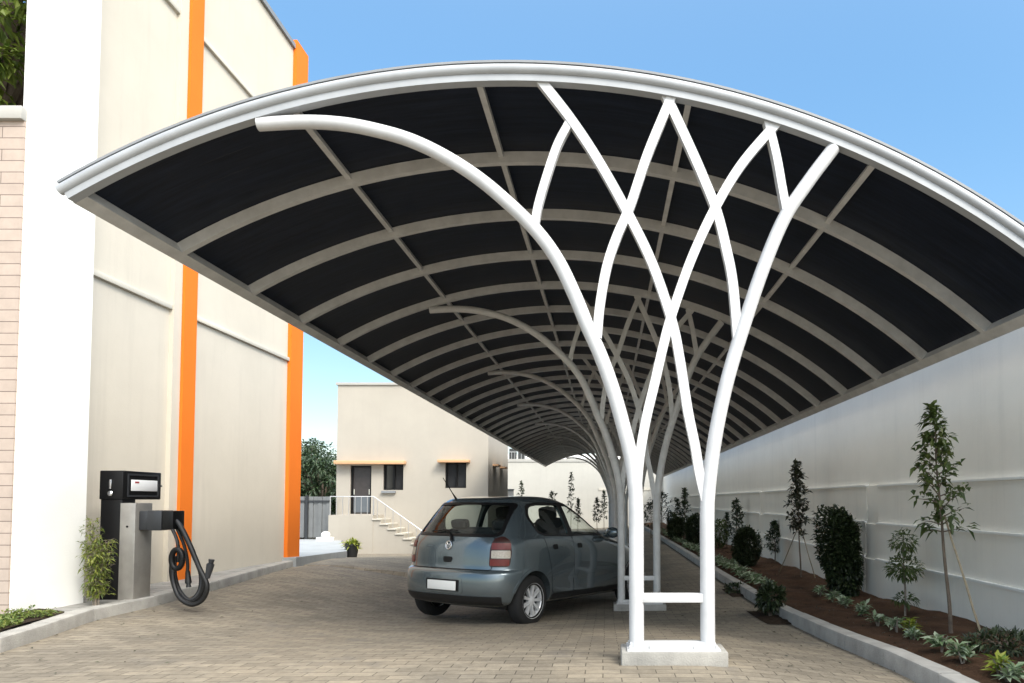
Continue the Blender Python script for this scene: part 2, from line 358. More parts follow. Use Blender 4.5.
    def build(s, name, mats, parent=None, local=False, smooth=40, label=None):
        me = bpy.data.meshes.new(name)
        off = Vector((0, 0, 0))
        if parent is not None and not local: off = WL[parent.name]
        me.from_pydata([tuple(Vector(v) - off) for v in s.v], [], s.f)
        for m in (mats if isinstance(mats, (list, tuple)) else [mats]): me.materials.append(M[m] if isinstance(m, str) else m)
        if any(s.m): me.polygons.foreach_set('material_index', s.m)
        me.update()
        if smooth:
            me.polygons.foreach_set('use_smooth', [True] * len(me.polygons)); me.set_sharp_from_angle(angle=R(smooth))
        o = bpy.data.objects.new(name, me); COL.objects.link(o)
        if parent is not None: o.parent = parent
        WL[o.name] = off if parent is not None else Vector((0, 0, 0))
        if label: o['label'] = label
        return o
def thing(name, label, cat, loc, group=None, rot=None):
    o = bpy.data.objects.new(name, None); COL.objects.link(o); o.location = loc; o.empty_display_size = 0.2
    if rot: o.rotation_euler = rot
    o['label'] = label; o['category'] = cat
    if group: o['group'] = group
    WL[o.name] = Vector(loc); return o
def tag(o, label, cat, group=None):
    o['label'] = label; o['category'] = cat
    if group: o['group'] = group
    return o
def struct(o, kind='structure'): o['kind'] = kind; return o
def rnd(a, b): return random.uniform(a, b)
def rdir():
    while True:
        v = Vector((rnd(-1,1), rnd(-1,1), rnd(-1,1)))
        if 0.05 < v.length < 1: return v.normalized()

# ------------------------------------------------------------------ ground
def sheet(xs, ys, fn):
    mb = MB(); nx = len(xs)
    mb.add([(x, y, fn(x, y)) for y in ys for x in xs],
           [(j*nx+i, j*nx+i+1, (j+1)*nx+i+1, (j+1)*nx+i) for j in range(len(ys)-1) for i in range(nx-1)])
    return mb
def lin(a, b, n): return [a + (b-a)*i/n for i in range(n+1)]
far_x = [-900, -300, -120, -60, -30] + lin(-15, 8, 46) + [15, 30, 60, 120, 300, 900]
far_y = [-300, -60, -20, -8] + lin(-3, 60, 126) + [90, 150, 300, 700, 1500]
struct(sheet(far_x, far_y, lambda x, y: gz(x, y) - 0.06).build('ground', 'earth'))
KX = 2.15                                     # inner face of the right-hand kerb
# left kerb line (bottom edge), from the drive
kpts = [ghit(-60, 668), ghit(0, 653), ghit(51, 636), ghit(94, 620.5), ghit(156, 606), ghit(219, 589), ghit(297, 566)]
kl = [(p.x, p.y) for p in kpts]
kl = [(kl[0][0] + 0.5, 1.5)] + kl
def kerb_x(y):
    for (xa, ya), (xb, yb) in zip(kl, kl[1:]):
        if ya <= y <= yb: return xa + (xb-xa)*(y-ya)/(yb-ya)
    return kl[0][0] if y < kl[0][1] else kl[-1][0] - 0.22*(y - kl[-1][1])
ys = lin(-16, 47.6, 200)
mb = MB(); NXP = 40; vs = []; fs = []
for y in ys:
    xl = kerb_x(y) + 0.0 if y < kl[-1][1] else -14
    xl = min(xl, kerb_x(y))
    for i in range(NXP+1):
        x = xl + (KX + 0.02 - xl)*i/NXP; vs.append((x, y, gz(x, y)))
for j in range(len(ys)-1):
    for i in range(NXP): fs.append((j*(NXP+1)+i, j*(NXP+1)+i+1, (j+1)*(NXP+1)+i+1, (j+1)*(NXP+1)+i))
mb.add(vs, fs); struct(mb.build('driveway', 'paving'))

def kerb_run(line, w, h, side, seglen=0.9):
    """line of (x,y) bottom edge; the kerb lies on 'side' (+1 right, -1 left); a joint every stone"""
    mb = MB(); pts = [Vector((x, y, 0)) for x, y in line]
    fine = []
    for a, b in zip(pts, pts[1:]):
        n = max(1, int((b-a).length / seglen + 0.5))
        for k in range(n): fine.append((a + (b-a)*k/n, a + (b-a)*(k+1)/n))
    for a, b in fine:
        d = (b-a).normalized(); a2 = a + d*0.003; b2 = b - d*0.003
        nr = Vector((d.y, -d.x, 0)) * side; dz = rnd(-0.004, 0.004); ds = rnd(-0.003, 0.003)
        rings = []
        for q in (a2, b2):
            za = gz(q.x, q.y)
            prof = [(0, -0.12), (0.0, h-0.025), (0.008, h-0.007), (0.025, h), (w-0.012, h), (w, h-0.01), (w, -0.12)]
            rings.append([Vector((q.x, q.y, za + z + dz)) + nr*(o + ds) for o, z in prof])
        mb.ring_sweep(rings if side > 0 else [list(reversed(r)) for r in rings], True)
    return mb
struct(kerb_run(kl, 0.16, 0.12, -1).build('kerb', 'kerb', smooth=25))
struct(kerb_run([(KX, y) for y in (1.0, 47.5)], 0.15, 0.14, 1).build('kerb', 'kerb', smooth=25))

# footpath along the left building
mb = MB(); vs = []; fs = []; yy = [y for y in lin(1.5, kl[-1][1]-0.05, 60)]
for y in yy:
    xr = kerb_x(y) - 0.155
    for i in range(9):
        x = -6.6 + (xr + 6.6)*i/8; vs.append((x, y, gz(kerb_x(y), y) + 0.108))
for j in range(len(yy)-1):
    for i in range(8): fs.append((j*9+i, j*9+i+1, (j+1)*9+i+1, (j+1)*9+i))
mb.add(vs, fs); struct(mb.build('footpath', 'sidewalk'))

# raised grey slab beyond the building corner
c0, c1 = ghit(296, 567), ghit(347, 557.5)
c2 = Vector((-13.5, c1.y + 0.3, 0)); zt = [at(296, 557.5, c0.y).z, at(347, 551, c1.y).z]
mb = MB()
vb = [(c0.x, c0.y), (c1.x, c1.y), (at(341, 501, 24.6).x, 24.6), (at(341, 501, 24.6).x, 25.5), (-14, 25.5), (-14, c0.y)]
zz = [zt[0], zt[1], zt[1]-0.12, zt[1]-0.12, zt[1]-0.12, zt[0]]
n = len(vb)
mb.add([(x, y, -0.9) for x, y in vb] + [(x, y, z) for (x, y), z in zip(vb, zz)],
       [tuple(range(n, 2*n)), tuple(reversed(range(n)))] + [(i, (i+1) % n, n+(i+1) % n, n+i) for i in range(n)])
struct(mb.build('raised_pavement', 'slab', smooth=0))
SLABZ = zt[1]

# planting bed on the right
WX = 3.92
def bedz(x, y):
    s = math.sin(x*5.1 + y*2.3)*0.018 + math.sin(y*3.7 - x*2.2)*0.014 + math.sin(y*9.1 + x*7)*0.008
    e = min(1, (x-KX-0.13)/0.25)
    return gz(KX, y) + 0.07 + e*(0.03 + s) + 0.03*max(0, (x-3.2)/0.7)
struct(sheet(lin(KX+0.13, 4.1, 24), lin(1.2, 50, 320), bedz).build('planting_bed', 'soil'))
# soil strip on the left in front of the brick wall
def strip_x(y): return kerb_x(y) - 0.15
mb = MB(); vs = []; fs = []; yy = lin(2.0, 6.95, 36)
for y in yy:
    for i in range(7):
        x0, x1 = (-7.5 if y < 6.6 else -5.59), strip_x(y); t = i/6; x = x0 + (x1-x0)*t
        if y > 5.6 : x = min(x, x1)
        vs.append((x, y, gz(kerb_x(y), y) + 0.118 + 0.02*math.sin(7*x+5*y)))
for j in range(len(yy)-1):
    for i in range(6): fs.append((j*7+i, j*7+i+1, (j+1)*7+i+1, (j+1)*7+i))
mb.add(vs, fs); struct(mb.build('soil_strip', 'dark_soil'))

# ------------------------------------------------------------------ carport
Y1 = 4.83; BAY = Y1*0.25; NB = 32; YE = Y1 + NB*BAY; PPM = F/Y1
car_c = at(508.8, 960.3, Y1)                       # arc centre in the plane of the front rim
top = at(508.8, 63.8, Y1); CXA = car_c.x; RAD = (top - at(508.8, 960.3, Y1)).length
# refit the radius on three photographed points of the rim
pa, pb, pc = at(61, 184, Y1), at(508.8, 63.8, Y1), at(1024, 228, Y1)
def circ(a, b, c):
    ax, az, bx, bz, cx, cz = a.x, a.z, b.x, b.z, c.x, c.z
    d = 2*(ax*(bz-cz)+bx*(cz-az)+cx*(az-bz))
    ux = ((ax*ax+az*az)*(bz-cz)+(bx*bx+bz*bz)*(cz-az)+(cx*cx+cz*cz)*(az-bz))/d
    uz = ((ax*ax+az*az)*(cx-bx)+(bx*bx+bz*bz)*(ax-cx)+(cx*cx+cz*cz)*(bx-ax))/d
    return ux, uz, math.hypot(ax-ux, az-uz)
CXA, CZA, RAD = circ(pa, pb, pc)
def ang_px(px):
    X = at(px, 300, Y1).x; return math.asin((X - CXA)/RAD)
TL, TR = math.asin((pa.x - CXA)/RAD), ang_px(1098)
def arcp(t, r, Y): return Vector((CXA + r*math.sin(t), Y, CZA + r*math.cos(t)))
def arc(r, Y, t0=TL, t1=TR, n=56): return [arcp(t0 + (t1-t0)*k/n, r, Y) for k in range(n+1)]
carport = thing('carport', 'long curved carport of dark roof sheets on white branching steel columns', 'carport', (0.45, Y1, gz(0.45, Y1)))
# front rim: a pipe with a flat flange under it and a thin dark roof edge above
m_ = MB(); m_.rect_sweep(arc(RAD-0.110, Y1+0.012), 0.05, 0.075)
rim = m_.build('front_rim', 'rim_steel', carport, smooth=30)
m_ = MB(); tp = arc(RAD-0.052, Y1-0.02, TL-0.004, TR+0.004)
rings = []
nn = 14
pth = tp
def pipe(pts, ro, ri, mb, n=16):
    outer = []; inner = []
    for i, p in enumerate(pts):
        t = (pts[min(i+1, len(pts)-1)] - pts[max(i-1, 0)]).normalized(); a = Vector((0, 1, 0)); b = t.cross(a)
        outer.append([p + ro*(math.cos(q)*a + math.sin(q)*b) for q in [2*math.pi*k/n for k in range(n)]])
        inner.append([p + ri*(math.cos(q)*a + math.sin(q)*b) for q in [2*math.pi*k/n for k in range(n)]])
    mb.ring_sweep(outer, False)
    mb.ring_sweep([list(reversed(r)) for r in inner[:3]], False); mb.ring_sweep([list(reversed(r)) for r in inner[-3:]], False)
    for o, i_, fl in ((outer[0], inner[0], 0), (outer[-1], inner[-1], 1)):
        k = len(o); fs = [(j, (j+1) % k, k+(j+1) % k, k+j) for j in range(k)]
        mb.add(o + i_, fs if fl else [tuple(reversed(f)) for f in fs])
pipe(tp, 0.036, 0.029, m_)
m_.build('rim_pipe', 'rim_steel', rim)
m_ = MB(); m_.rect_sweep(arc(RAD-0.004, Y1+0.03), 0.016, 0.14)
m_.build('edge_strip', 'rim_dark', rim, smooth=30)
RIB_H, RIB_W = 0.095, 0.065
RT = RAD - 0.030
for k in range(1, NB+1):
    m_ = MB(); m_.rect_sweep(arc(RT - 0.002 - RIB_H/2, Y1 + k*BAY, TL+0.004, TR-0.004, 44), RIB_H, RIB_W)
    m_.build('arch_rib', 'steel_grey', carport, smooth=30)
for px in (284, 474, 694, 887):
    t = ang_px(px if px != 284 else 281); m_ = MB()
    r = RT - 0.003 - 0.0225
    p0, p1 = arcp(t, r, Y1+0.05), arcp(t, r, YE-0.02)
    u = Vector((math.sin(t), 0, math.cos(t))); m_.rect_sweep([p0, p1], 0.045, 0.05, side=u)
    m_.build('purlin', 'steel_grey', carport, smooth=30)
for t, sg in ((TL, 1), (TR, -1)):
    m_ = MB(); r = RT - 0.05
    u = Vector((math.sin(t), 0, math.cos(t))); w = Vector((math.cos(t), 0, -math.sin(t)))*sg
    p0, p1 = arcp(t, r, Y1+0.045) + w*0.04, arcp(t, r, YE+0.04) + w*0.04
    m_.rect_sweep([p0, p1], 0.10, 0.10, side=u)
    m_.build('eave_beam', 'steel_grey', carport, smooth=30)
for k in range(NB):
    m_ = MB(); ya, yb = Y1 + k*BAY + (0.06 if k == 0 else 0.004), Y1 + (k+1)*BAY - 0.004
    m_.rect_sweep(arc(RT + 0.006, (ya+yb)/2, TL, TR, 64), 0.008, yb-ya)
    m_.build('roof_panel', 'panel', carport, smooth=30)
# thin pale scratches under the first two sheets, near the left eave
for yo, xa_, xb_, bay in ((.42, -3.12, -2.72, 0), (.66, -3.3, -2.85, 0), (1.5, -3.2, -2.75, 1), (1.75, -3.35, -2.6, 1), (1.92, -3.35, -2.75, 1)):
    ta, tb = math.asin((xa_-CXA)/RAD), math.asin((xb_-CXA)/RAD); m_ = MB()
    m_.tube([arcp(ta+(tb-ta)*k/12, RT+0.0018, Y1+yo) for k in range(13)], [.0005]+[.0018]*11+[.0005], 5)
    m_.build('scratch', 'gunmetal', [o for o in carport.children if o.name.startswith('arch_rib')][0])
def px_curve(pts, n=10): return catmull([at(x, y, Y1) for x, y in pts], n)
def column(k):
    Yk = Y1 + k*4*BAY + 0.02; dY = Yk - Y1
    mat = 'steel_white' if k == 0 else 'steel_grey'
    x0 = at(672, 645, Y1).x; gb = gz(x0, Yk)
    col = bpy.data.objects.new('support_column', None); COL.objects.link(col); col.parent = carport
    base = Vector((x0, Yk, gb)); col.location = base - WL[carport.name]; WL[col.name] = base
    ft = 0.09
    def E(pts, e=12):
        (xa, ya), (xb, yb) = pts[-2:]; d = math.hypot(xb-xa, yb-ya); return pts[:-1] + [(xb+(xb-xa)/d*e, yb+(yb-ya)/d*e)]
    def C(pts, n=10): return [p + Vector((0, dY, 0)) for p in px_curve(pts, n)]
    # footing and base channel
    m_ = MB(); xa, xb = at(621, 650, Y1).x, at(726, 650, Y1).x
    m_.box(xa, xb, Yk-0.125, Yk+0.175, gb-0.12, gb+ft, b=0.012); m_.build('footing', 'concrete', col)
    m_ = MB(); xa2, xb2 = at(627, 650, Y1).x, at(719, 650, Y1).x
    m_.box(xa2, xb2, Yk-0.105, Yk+0.15, gb+ft, gb+ft+0.012)
    m_.box(at(630, 600, Y1).x, at(715, 600, Y1).x, Yk-0.04, Yk+0.04, gb+ft+0.012, gb+ft+0.05, b=0.004)
    bp = m_.build('base_plate', mat, col)
    for bx in (630, 650, 694, 715) if k < 2 else ():
        for by in (-0.08, 0.11):
            m_ = MB(); c = Vector((at(bx, 650, Y1).x, Yk+by, gb+ft+0.012)); m_.lathe([(0, 0.022), (0.011, 0.022), (0.011, 0)], c, n=6)
            m_.build('bolt', 'steel_grey', col)
    zb = gb + ft + 0.01
    for name, pts in (('post', [(636.5, 520), (635.5, 490), (632, 462), (625.5, 434), (613.5, 391), (600.5, 355), (588, 327), (573, 291), (556, 257), (533.5, 227), (500, 195), (471, 172), (440, 153), (410, 139), (380, 130), (345, 123), (305, 120.5), (262, 122.5)]),
                      ('post', [(707.5, 522), (708, 500), (711, 470), (716.5, 432), (724.5, 393), (733, 361), (742, 332), (762, 272), (784, 219), (808, 182), (833.5, 148)])):
        c = C(E(pts, 5 if pts[-1][0] < 300 else 2), 7)
        if k == 0 and name == 'post' and pts[-1][0] < 300: pass
        c = [Vector((c[0].x, Yk, zb))] + c
        nn = len(c); r0 = 0.051
        m_ = MB(); m_.tube(c, [r0 - 0.004*max(0, (i-4))/(nn-4) for i in range(nn)], 16); m_.build(name, mat, col)
    for bi, pts in enumerate(([(637, 486), (640, 455), (646, 420), (655, 382), (664, 343), (672, 314), (691, 260), (713.5, 211), (741, 165), (769, 132)],
                [(706, 500), (700, 475), (695, 445), (688, 411), (680, 360), (672, 321), (653, 265), (630, 217), (600, 163), (571, 119), (546, 87)],
                [(597, 338), (600, 305), (607, 266), (617, 236), (630, 206), (648, 153), (668, 105)],
                [(671, 105), (690, 146), (704, 178), (717, 211), (726, 246), (733, 282), (738, 338)],
                [(534.5, 226), (538, 205), (547, 174), (557, 145), (569, 122)],
                [(771, 132), (777, 157), (782, 185), (787, 212)])):
        m_ = MB(); m_.rect_sweep([q_ + Vector((0, 0.0015*bi, 0)) for q_ in C(E(pts) if bi < 3 else list(reversed(E(list(reversed(pts))))) if bi in (3, 5) else pts, 8)], 0.066 if len(pts) > 5 else 0.058, 0.05 + 0.006*(bi % 3)); m_.build('branch', mat, col, smooth=30)
    m_ = MB(); zc = (at(670, 598, Y1).z if k == 0 else gb + (at(670, 598, Y1).z - gz(x0, Y1)))
    m_.box(at(640, 598, Y1).x, at(704, 598, Y1).x, Yk-0.035, Yk+0.035, zc-0.030, zc+0.030, b=0.004); m_.build('crossbar', mat, col)
for k in range(9): column(k)

# ------------------------------------------------------------------ left building
def quad_wall(mb, x, y0, y1, z0, z1, xb, mi=0): mb.box(min(x, xb), max(x, xb), y0, y1, z0, z1, mi)
BX = -6.0
def Yat(px, X=BX): return X*F/(px - VX)
bz0 = 0.2; ptop = at(300, 55, 13.5).z
bld = thing('building', 'tall cream rendered building with orange pilasters and white end pier', 'building', (BX, 8, bz0))
y92, y165, y173, y186, y283, y297 = 7.55, Yat(165), Yat(173), Yat(186), Yat(285), Yat(297)
m_ = MB(); m_.box(-6.25, BX, y92+0.02, 10.6, bz0, ptop-0.15); m_.box(-8.7, BX, 10.6, y297-0.05, bz0, ptop-0.15); m_.build('wall', 'cream', bld)
m_ = MB(); pp_ = [(-5.655, 6.64), (-5.6, 6.64), (-5.6, y92), (-6.34, y92)]
m_.add([(x, y, bz0) for x, y in pp_] + [(x, y, 12.5) for x, y in pp_], [(3, 2, 1, 0), (4, 5, 6, 7), (0, 1, 5, 4), (1, 2, 6, 5), (2, 3, 7, 6), (3, 0, 4, 7)]); m_.build('end_pier', 'white_wall', bld, label='bright white end pier of the building')
m_ = MB(); m_.box(BX-0.1, BX+0.06, y165, y173, bz0, ptop-0.1); m_.build('pilaster', 'cream', bld)
m_ = MB(); m_.box(BX-0.1, BX+0.10, y173+0.004, y186, bz0, ptop-0.02); m_.build('pilaster', 'orange', bld, label='orange pilaster beside the charger')
m_ = MB(); m_.box(BX-0.1, BX+0.07, y283, y297, bz0, ptop+0.03); m_.build('pilaster', 'orange', bld, label='orange pilaster at the far corner')
lz = at(131, 292, Yat(131)).z
for (ya, yb) in ((y92+0.03, y165-0.004), (y186+0.004, y283-0.004)):
    m_ = MB(); m_.box(BX-0.05, BX+0.045, ya, yb, lz-0.04, lz+0.03, b=0.006); m_.build('ledge', 'ledge_grey', bld)
uz = at(222, 73, Yat(222)).z
for (ya, yb) in ((y92+0.03, y165-0.004), (y186+0.004, y283-0.004)):
    m_ = MB(); m_.box(BX-0.05, BX+0.045, ya, yb, uz-0.04, uz+0.03, b=0.006); m_.build('ledge', 'ledge_grey', bld)
m_ = MB(); m_.box(-6.5, BX+0.05, y186+0.004, y283-0.01, ptop-0.148, ptop-0.06); m_.build('parapet_cap', 'rim_dark', bld)

# tiled boundary wall at the left edge
BWY = 6.62; bwt = at(10, 108, BWY).z
bw = thing('brick_wall', 'pinkish tiled boundary wall with grey coping beside the white pier', 'wall', (-8, BWY, 0.3))
m_ = MB(); m_.box(-14, -5.62, BWY, BWY+0.22, 0.2, bwt-0.13); m_.build('wall', 'brick', bw)
m_ = MB(); m_.box(-14, -5.615, BWY-0.05, BWY+0.27, bwt-0.128, bwt, b=0.008); m_.build('coping', 'coping', bw)

# ------------------------------------------------------------------ house at the back
HYD = 26.0
def X_(px, Y=HYD): return at(px, 501, Y).x
def Z_(py, Y=HYD): return at(606, py, Y).z
hz = gz(-7, HYD)
house = thing('house', 'small cream two level house with raised entrance at the back of the yard', 'house', (X_(410), HYD, hz))
hx0, hx1, hz1 = X_(336), X_(488), Z_(385)
openings = {'door': (350, 371, 465.5, 514), 'w1': (383, 403, 464, 490), 'w2': (445, 466, 462.5, 488)}
OP = {k: (X_(a), X_(b), Z_(d), Z_(c)) for k, (a, b, c, d) in openings.items()}
xs_ = sorted({hx0, hx1} | {v for o in OP.values() for v in o[:2]}); zs_ = sorted({hz-0.3, hz1} | {v for o in OP.values() for v in o[2:]})
m_ = MB()
for i in range(len(xs_)-1):
    for j in range(len(zs_)-1):
        xm, zm = (xs_[i]+xs_[i+1])/2, (zs_[j]+zs_[j+1])/2
        if any(o[0] < xm < o[1] and o[2] < zm < o[3] for o in OP.values()): continue
        m_.add([(xs_[i], HYD, zs_[j]), (xs_[i+1], HYD, zs_[j]), (xs_[i+1], HYD, zs_[j+1]), (xs_[i], HYD, zs_[j+1])], [(0, 1, 2, 3)])
for x0, x1, z0, z1 in OP.values():
    a, b = HYD, HYD+0.22
    m_.add([(x0,a,z0),(x1,a,z0),(x1,a,z1),(x0,a,z1),(x0,b,z0),(x1,b,z0),(x1,b,z1),(x0,b,z1)], [(0,1,5,4),(1,2,6,5),(2,3,7,6),(3,0,4,7)])
hb = 31.2
m_.add([(hx0,HYD,hz-.3),(hx1,HYD,hz-.3),(hx1,hb,hz-.3),(hx0,hb,hz-.3),(hx0,HYD,hz1),(hx1,HYD,hz1),(hx1,hb,hz1),(hx0,hb,hz1)],
       [(1,2,6,5),(2,3,7,6),(3,0,4,7),(4,5,6,7)])
m_.build('wall', 'cream_house', house, smooth=0)
m_ = MB(); m_.box(hx0-0.06, hx1+0.05, HYD-0.06, hb+0.05, hz1, hz1+0.09); m_.build('parapet', 'coping', house)
x0, x1, z0, z1 = OP['door']
m_ = MB(); m_.box(x0, x1, HYD+0.15, HYD+0.2, z0, z1); d_ = m_.build('door', 'door_dark', house)
m_ = MB(); t = 0.06
m_.box(x0, x0+t, HYD+0.08, HYD+0.148, z0, z1); m_.box(x1-t, x1, HYD+0.08, HYD+0.148, z0, z1); m_.box(x0+t, x1-t, HYD+0.08, HYD+0.148, z1-t, z1); m_.build('frame', 'black', d_)
m_ = MB(); m_.box(x0+0.09, x1-0.09, HYD+0.135, HYD+0.149, z0+0.06, z0+0.66); m_.build('kick_panel', 'door_grey', d_)
m_ = MB()
for hx in (x0+0.1, x1-0.12): m_.box(hx, hx+0.035, HYD+0.09, HYD+0.149, z0+0.72, z0+0.92)
m_.build('handle', 'chrome', d_)
for key in ('w1', 'w2'):
    x0, x1, z0, z1 = OP[key]; t = 0.05
    m_ = MB()
    m_.box(x0, x0+t, HYD+0.07, HYD+0.16, z0, z1); m_.box(x1-t, x1, HYD+0.07, HYD+0.16, z0, z1)
    m_.box(x0+t, x1-t, HYD+0.07, HYD+0.16, z1-t, z1); m_.box(x0+t, x1-t, HYD+0.07, HYD+0.16, z0, z0+t)
    m_.box((x0+x1)/2-0.03, (x0+x1)/2+0.03, HYD+0.075, HYD+0.155, z0+t, z1-t)
    w_ = m_.build('window', 'black', house)
    m_ = MB(); m_.box(x0+t, x1-t, HYD+0.17, HYD+0.18, z0+t, z1-t); m_.build('pane', 'win_glass', w_)
m_ = MB(); m_.box(X_(382), X_(396), HYD-0.12, HYD-0.002, Z_(493), Z_(490.8)); m_.build('sill', 'rim_dark', house)
for a, b, c, d in ((336.5, 406, 461, 464.5), (439, 470, 460, 462.8)):
    m_ = MB(); m_.box(X_(a), X_(b), HYD-0.35, HYD-0.002, Z_(d), Z_(c), b=0.01); m_.build('awning', 'awning', house)
for yy_ in (27.4, 29.2):
    m_ = MB(); m_.box(hx1+0.002, hx1+0.22, yy_-0.40, yy_+0.40, Z_(464.5), Z_(462.8)); m_.build('awning', 'awning', house)
# entrance terrace and stair
TY = HYD - 1.15
tx0, tx1 = at(328.5, 513, TY).x, at(373, 513, TY).x; tzt = OP['door'][2] - 0.02
m_ = MB(); m_.box(tx0, tx1, TY, HYD-0.003, hz-0.3, tzt)
nst = 7; sx1 = at(428, 513, TY).x; st_w = (sx1 - tx1)/nst; st_h = (tzt - hz)/(nst+1)
for i in range(nst):
    m_.box(tx1 + i*st_w + 0.001, tx1 + (i+1)*st_w, TY+0.02, HYD-0.003, hz-0.3, tzt - (i+1)*st_h)
m_.build('terrace', 'cream_house', house, smooth=0)
m_ = MB()
for i in range(nst): m_.box(tx1 + i*st_w - 0.03, tx1 + (i+1)*st_w, TY-0.03, HYD-0.01, tzt-(i+1)*st_h+0.001, tzt-(i+1)*st_h+0.045)
m_.build('stair_tread', 'ledge_grey', house)
m_ = MB(); rz = tzt + 0.66
m_.tube([(tx0+.04, HYD-.1, rz), (tx0+.04, TY+.05, rz)], 0.018, 6); m_.tube([(tx0+.04, TY+.05, rz), (tx1, TY+.05, rz), (sx1+.15, TY+.05, rz-(tzt-hz)-0.1)], 0.018, 6)
for q in range(8):
    x = tx0 + .04 + (tx1-tx0-.04)*q/7; m_.tube([(x, TY+.05, tzt), (x, TY+.05, rz)], 0.012 if q % 7 else 0.022, 6)
for q in range(1, nst+1):
    x = tx1 + st_w*(q-.5); m_.tube([(x, TY+.05, tzt-q*st_h), (x, TY+.05, rz-(x-tx1)/(sx1+.15-tx1)*(tzt-hz+0.1))], 0.010, 6)
m_.build('railing', 'rail', house)
# white stone block at the terrace foot
p = at(325, 541, 24.3); m_ = MB(); zb_ = SLABZ-0.125
m_.box(p.x-0.24, p.x+0.24, 24.1, 24.5, zb_, zb_+0.14, b=0.02); m_.blob((p.x+0.02, 24.3, zb_+0.22), 0.15, sub=3, amp=0.02, sc=(1, .9, .85))
tag(m_.build('garden_stone', 'white_wall'), 'small white painted stone at the foot of the house terrace', 'stone')
# grey sheet fence left of the house
fy = 25.6; fx0, fx1 = -15.0, hx0-0.06
fen = thing('metal_fence', 'grey metal sheet fence between the building and the house', 'fence', (-11.3, fy, SLABZ-0.12))
m_ = MB(); z0 = SLABZ-0.12
x = fx0
while x < fx1-0.01:
    xe = min(x+0.16, fx1); m_.box(x, xe-0.008, fy-(0.03 if int(x*6.25) % 2 else 0), fy+0.03, z0+0.06, z0+1.55+rnd(-.004, .004)); x = xe
m_.build('sheet_panel', 'fence_grey', fen)
for x in (-14.6, -13.1, -11.75, -10.9):
    m_ = MB(); m_.box(x-0.04, x+0.04, fy-0.1, fy-0.035, z0, z0+1.6); m_.build('post', 'gunmetal', fen)
m_ = MB(); m_.box(fx0, fx1, fy-0.07, fy-0.032, z0+1.35, z0+1.41); m_.build('rail', 'gunmetal', fen)

# ------------------------------------------------------------------ right boundary wall and back wall
bwz = at(1024, 477, WX*F/(1024-VX)).z; wl2 = at(1024, 535, WX*F/(1024-VX)).z; wl3 = at(1024, 590.5, WX*F/(1024-VX)).z
rw = thing('boundary_wall', 'long off white rendered boundary wall with stepped ledges behind the planting bed', 'wall', (WX, 20, 0))
WTOP = CZ + 2.0; YB = 48.5
y870 = WX*F/(871-VX)
segs = [(0.5, y870-0.22), (y870+0.22, 17.4), (17.85, 25.0), (25.4, 33.0), (33.4, 41.0), (41.4, YB)]
m_ = MB(); m_.box(WX+0.055, WX+0.4, 0.5, YB+0.3, -0.6, WTOP); m_.build('wall', 'grey_wall', rw)
for i, (a, b) in enumerate(segs):
    m_ = MB(); o = 0.0 if i == 0 else 0.0
    dz = 0.0 if i == 0 else 0.012
    m_.box(WX-0.03, WX+0.0555, a, b, -0.6, wl3-0.02+dz); m_.box(WX-0.01, WX+0.0555, a, b, wl3-0.02+dz, wl2-0.02+dz); m_.box(WX+0.015, WX+0.0555, a, b, wl2-0.02+dz, bwz-0.02+dz)
    m_.build('wall_course', 'grey_wall', rw, smooth=0)
    for z, xo in ((wl3, -0.045), (wl2, -0.025), (bwz, 0.0)):
        m_ = MB(); m_.box(WX+xo, WX+0.056, a, b, z-0.019+dz, z+0.006+dz); m_.build('ledge', 'ledge_white', rw)
for (a, b), (c, d) in zip(segs, segs[1:]):
    m_ = MB()
    m_.box(WX-0.026, WX+0.0555, b+0.012, c-0.012, -0.6, wl3-.02); m_.box(WX-0.006, WX+0.0555, b+0.012, c-0.012, wl3-.02, wl2-.02); m_.box(WX+0.019, WX+0.0555, b+0.012, c-0.012, wl2-.02, bwz)
    m_.build('pier', 'grey_wall', rw)
bk = thing('back_wall', 'pale wall closing the far end of the yard behind the carport', 'wall', (-3, YB, 0))
BT = at(530, 459, YB).z
m_ = MB(); m_.box(-16, WX+0.054, YB, YB+0.3, -0.7, BT-0.2); m_.build('wall', 'back_wall', bk)
m_ = MB(); m_.box(-16, WX+0.053, YB-0.05, YB+0.35, BT-0.198, BT); m_.build('coping', 'coping', bk)
m_ = MB(); m_.box(-0.5, WX, YB-0.04, YB-0.002, at(600, 489, YB).z-0.1, at(600, 488, YB).z); m_.build('ledge', 'ledge_grey', bk)
# distant block behind the back wall
fb = thing('apartment_block', 'distant white block with a balcony seen over the back wall', 'building', (-8, 66, 0))
m_ = MB(); m_.box(-13, 1.5, 66, 75, -1, 5.9); m_.build('wall', 'white_wall', fb)
for px in (513, 521.5):
    a = at(px, 455, 66); m_ = MB(); m_.box(a.x-.35, a.x+.35, 65.95, 66.1, a.z-0.75, a.z+0.6); m_.build('window', 'win_glass', fb)
a = at(520, 457, 65); m_ = MB()
for q in range(22): m_.box(-10+q*.3, -9.97+q*.3, 65, 65.03, a.z-.3, a.z+.45)
m_.box(-10, -3.6, 64.98, 65.05, a.z+.45, a.z+.5); m_.build('railing', 'rail', fb)
m_ = MB(); m_.box(-10, -3.6, 65, 65.98, a.z-.45, a.z-.3); m_.build('balcony', 'ledge_grey', fb)
# low white wall beside the house
p0 = at(496, 489, 33.0); p1 = at(513, 489, 33.0)
lw = thing('garden_wall', 'low white garden wall between the house and the back bed', 'wall', (p0.x, 33, gz(p0.x, 33)))
m_ = MB(); m_.box(p0.x, p1.x, 33, 33.2, -.6, p0.z-0.06); m_.build('wall', 'white_wall', lw)
m_ = MB(); m_.box(p0.x-.04, p1.x+.03, 32.96, 33.24, p0.z-0.058, p0.z); m_.build('coping', 'rim_dark', lw)

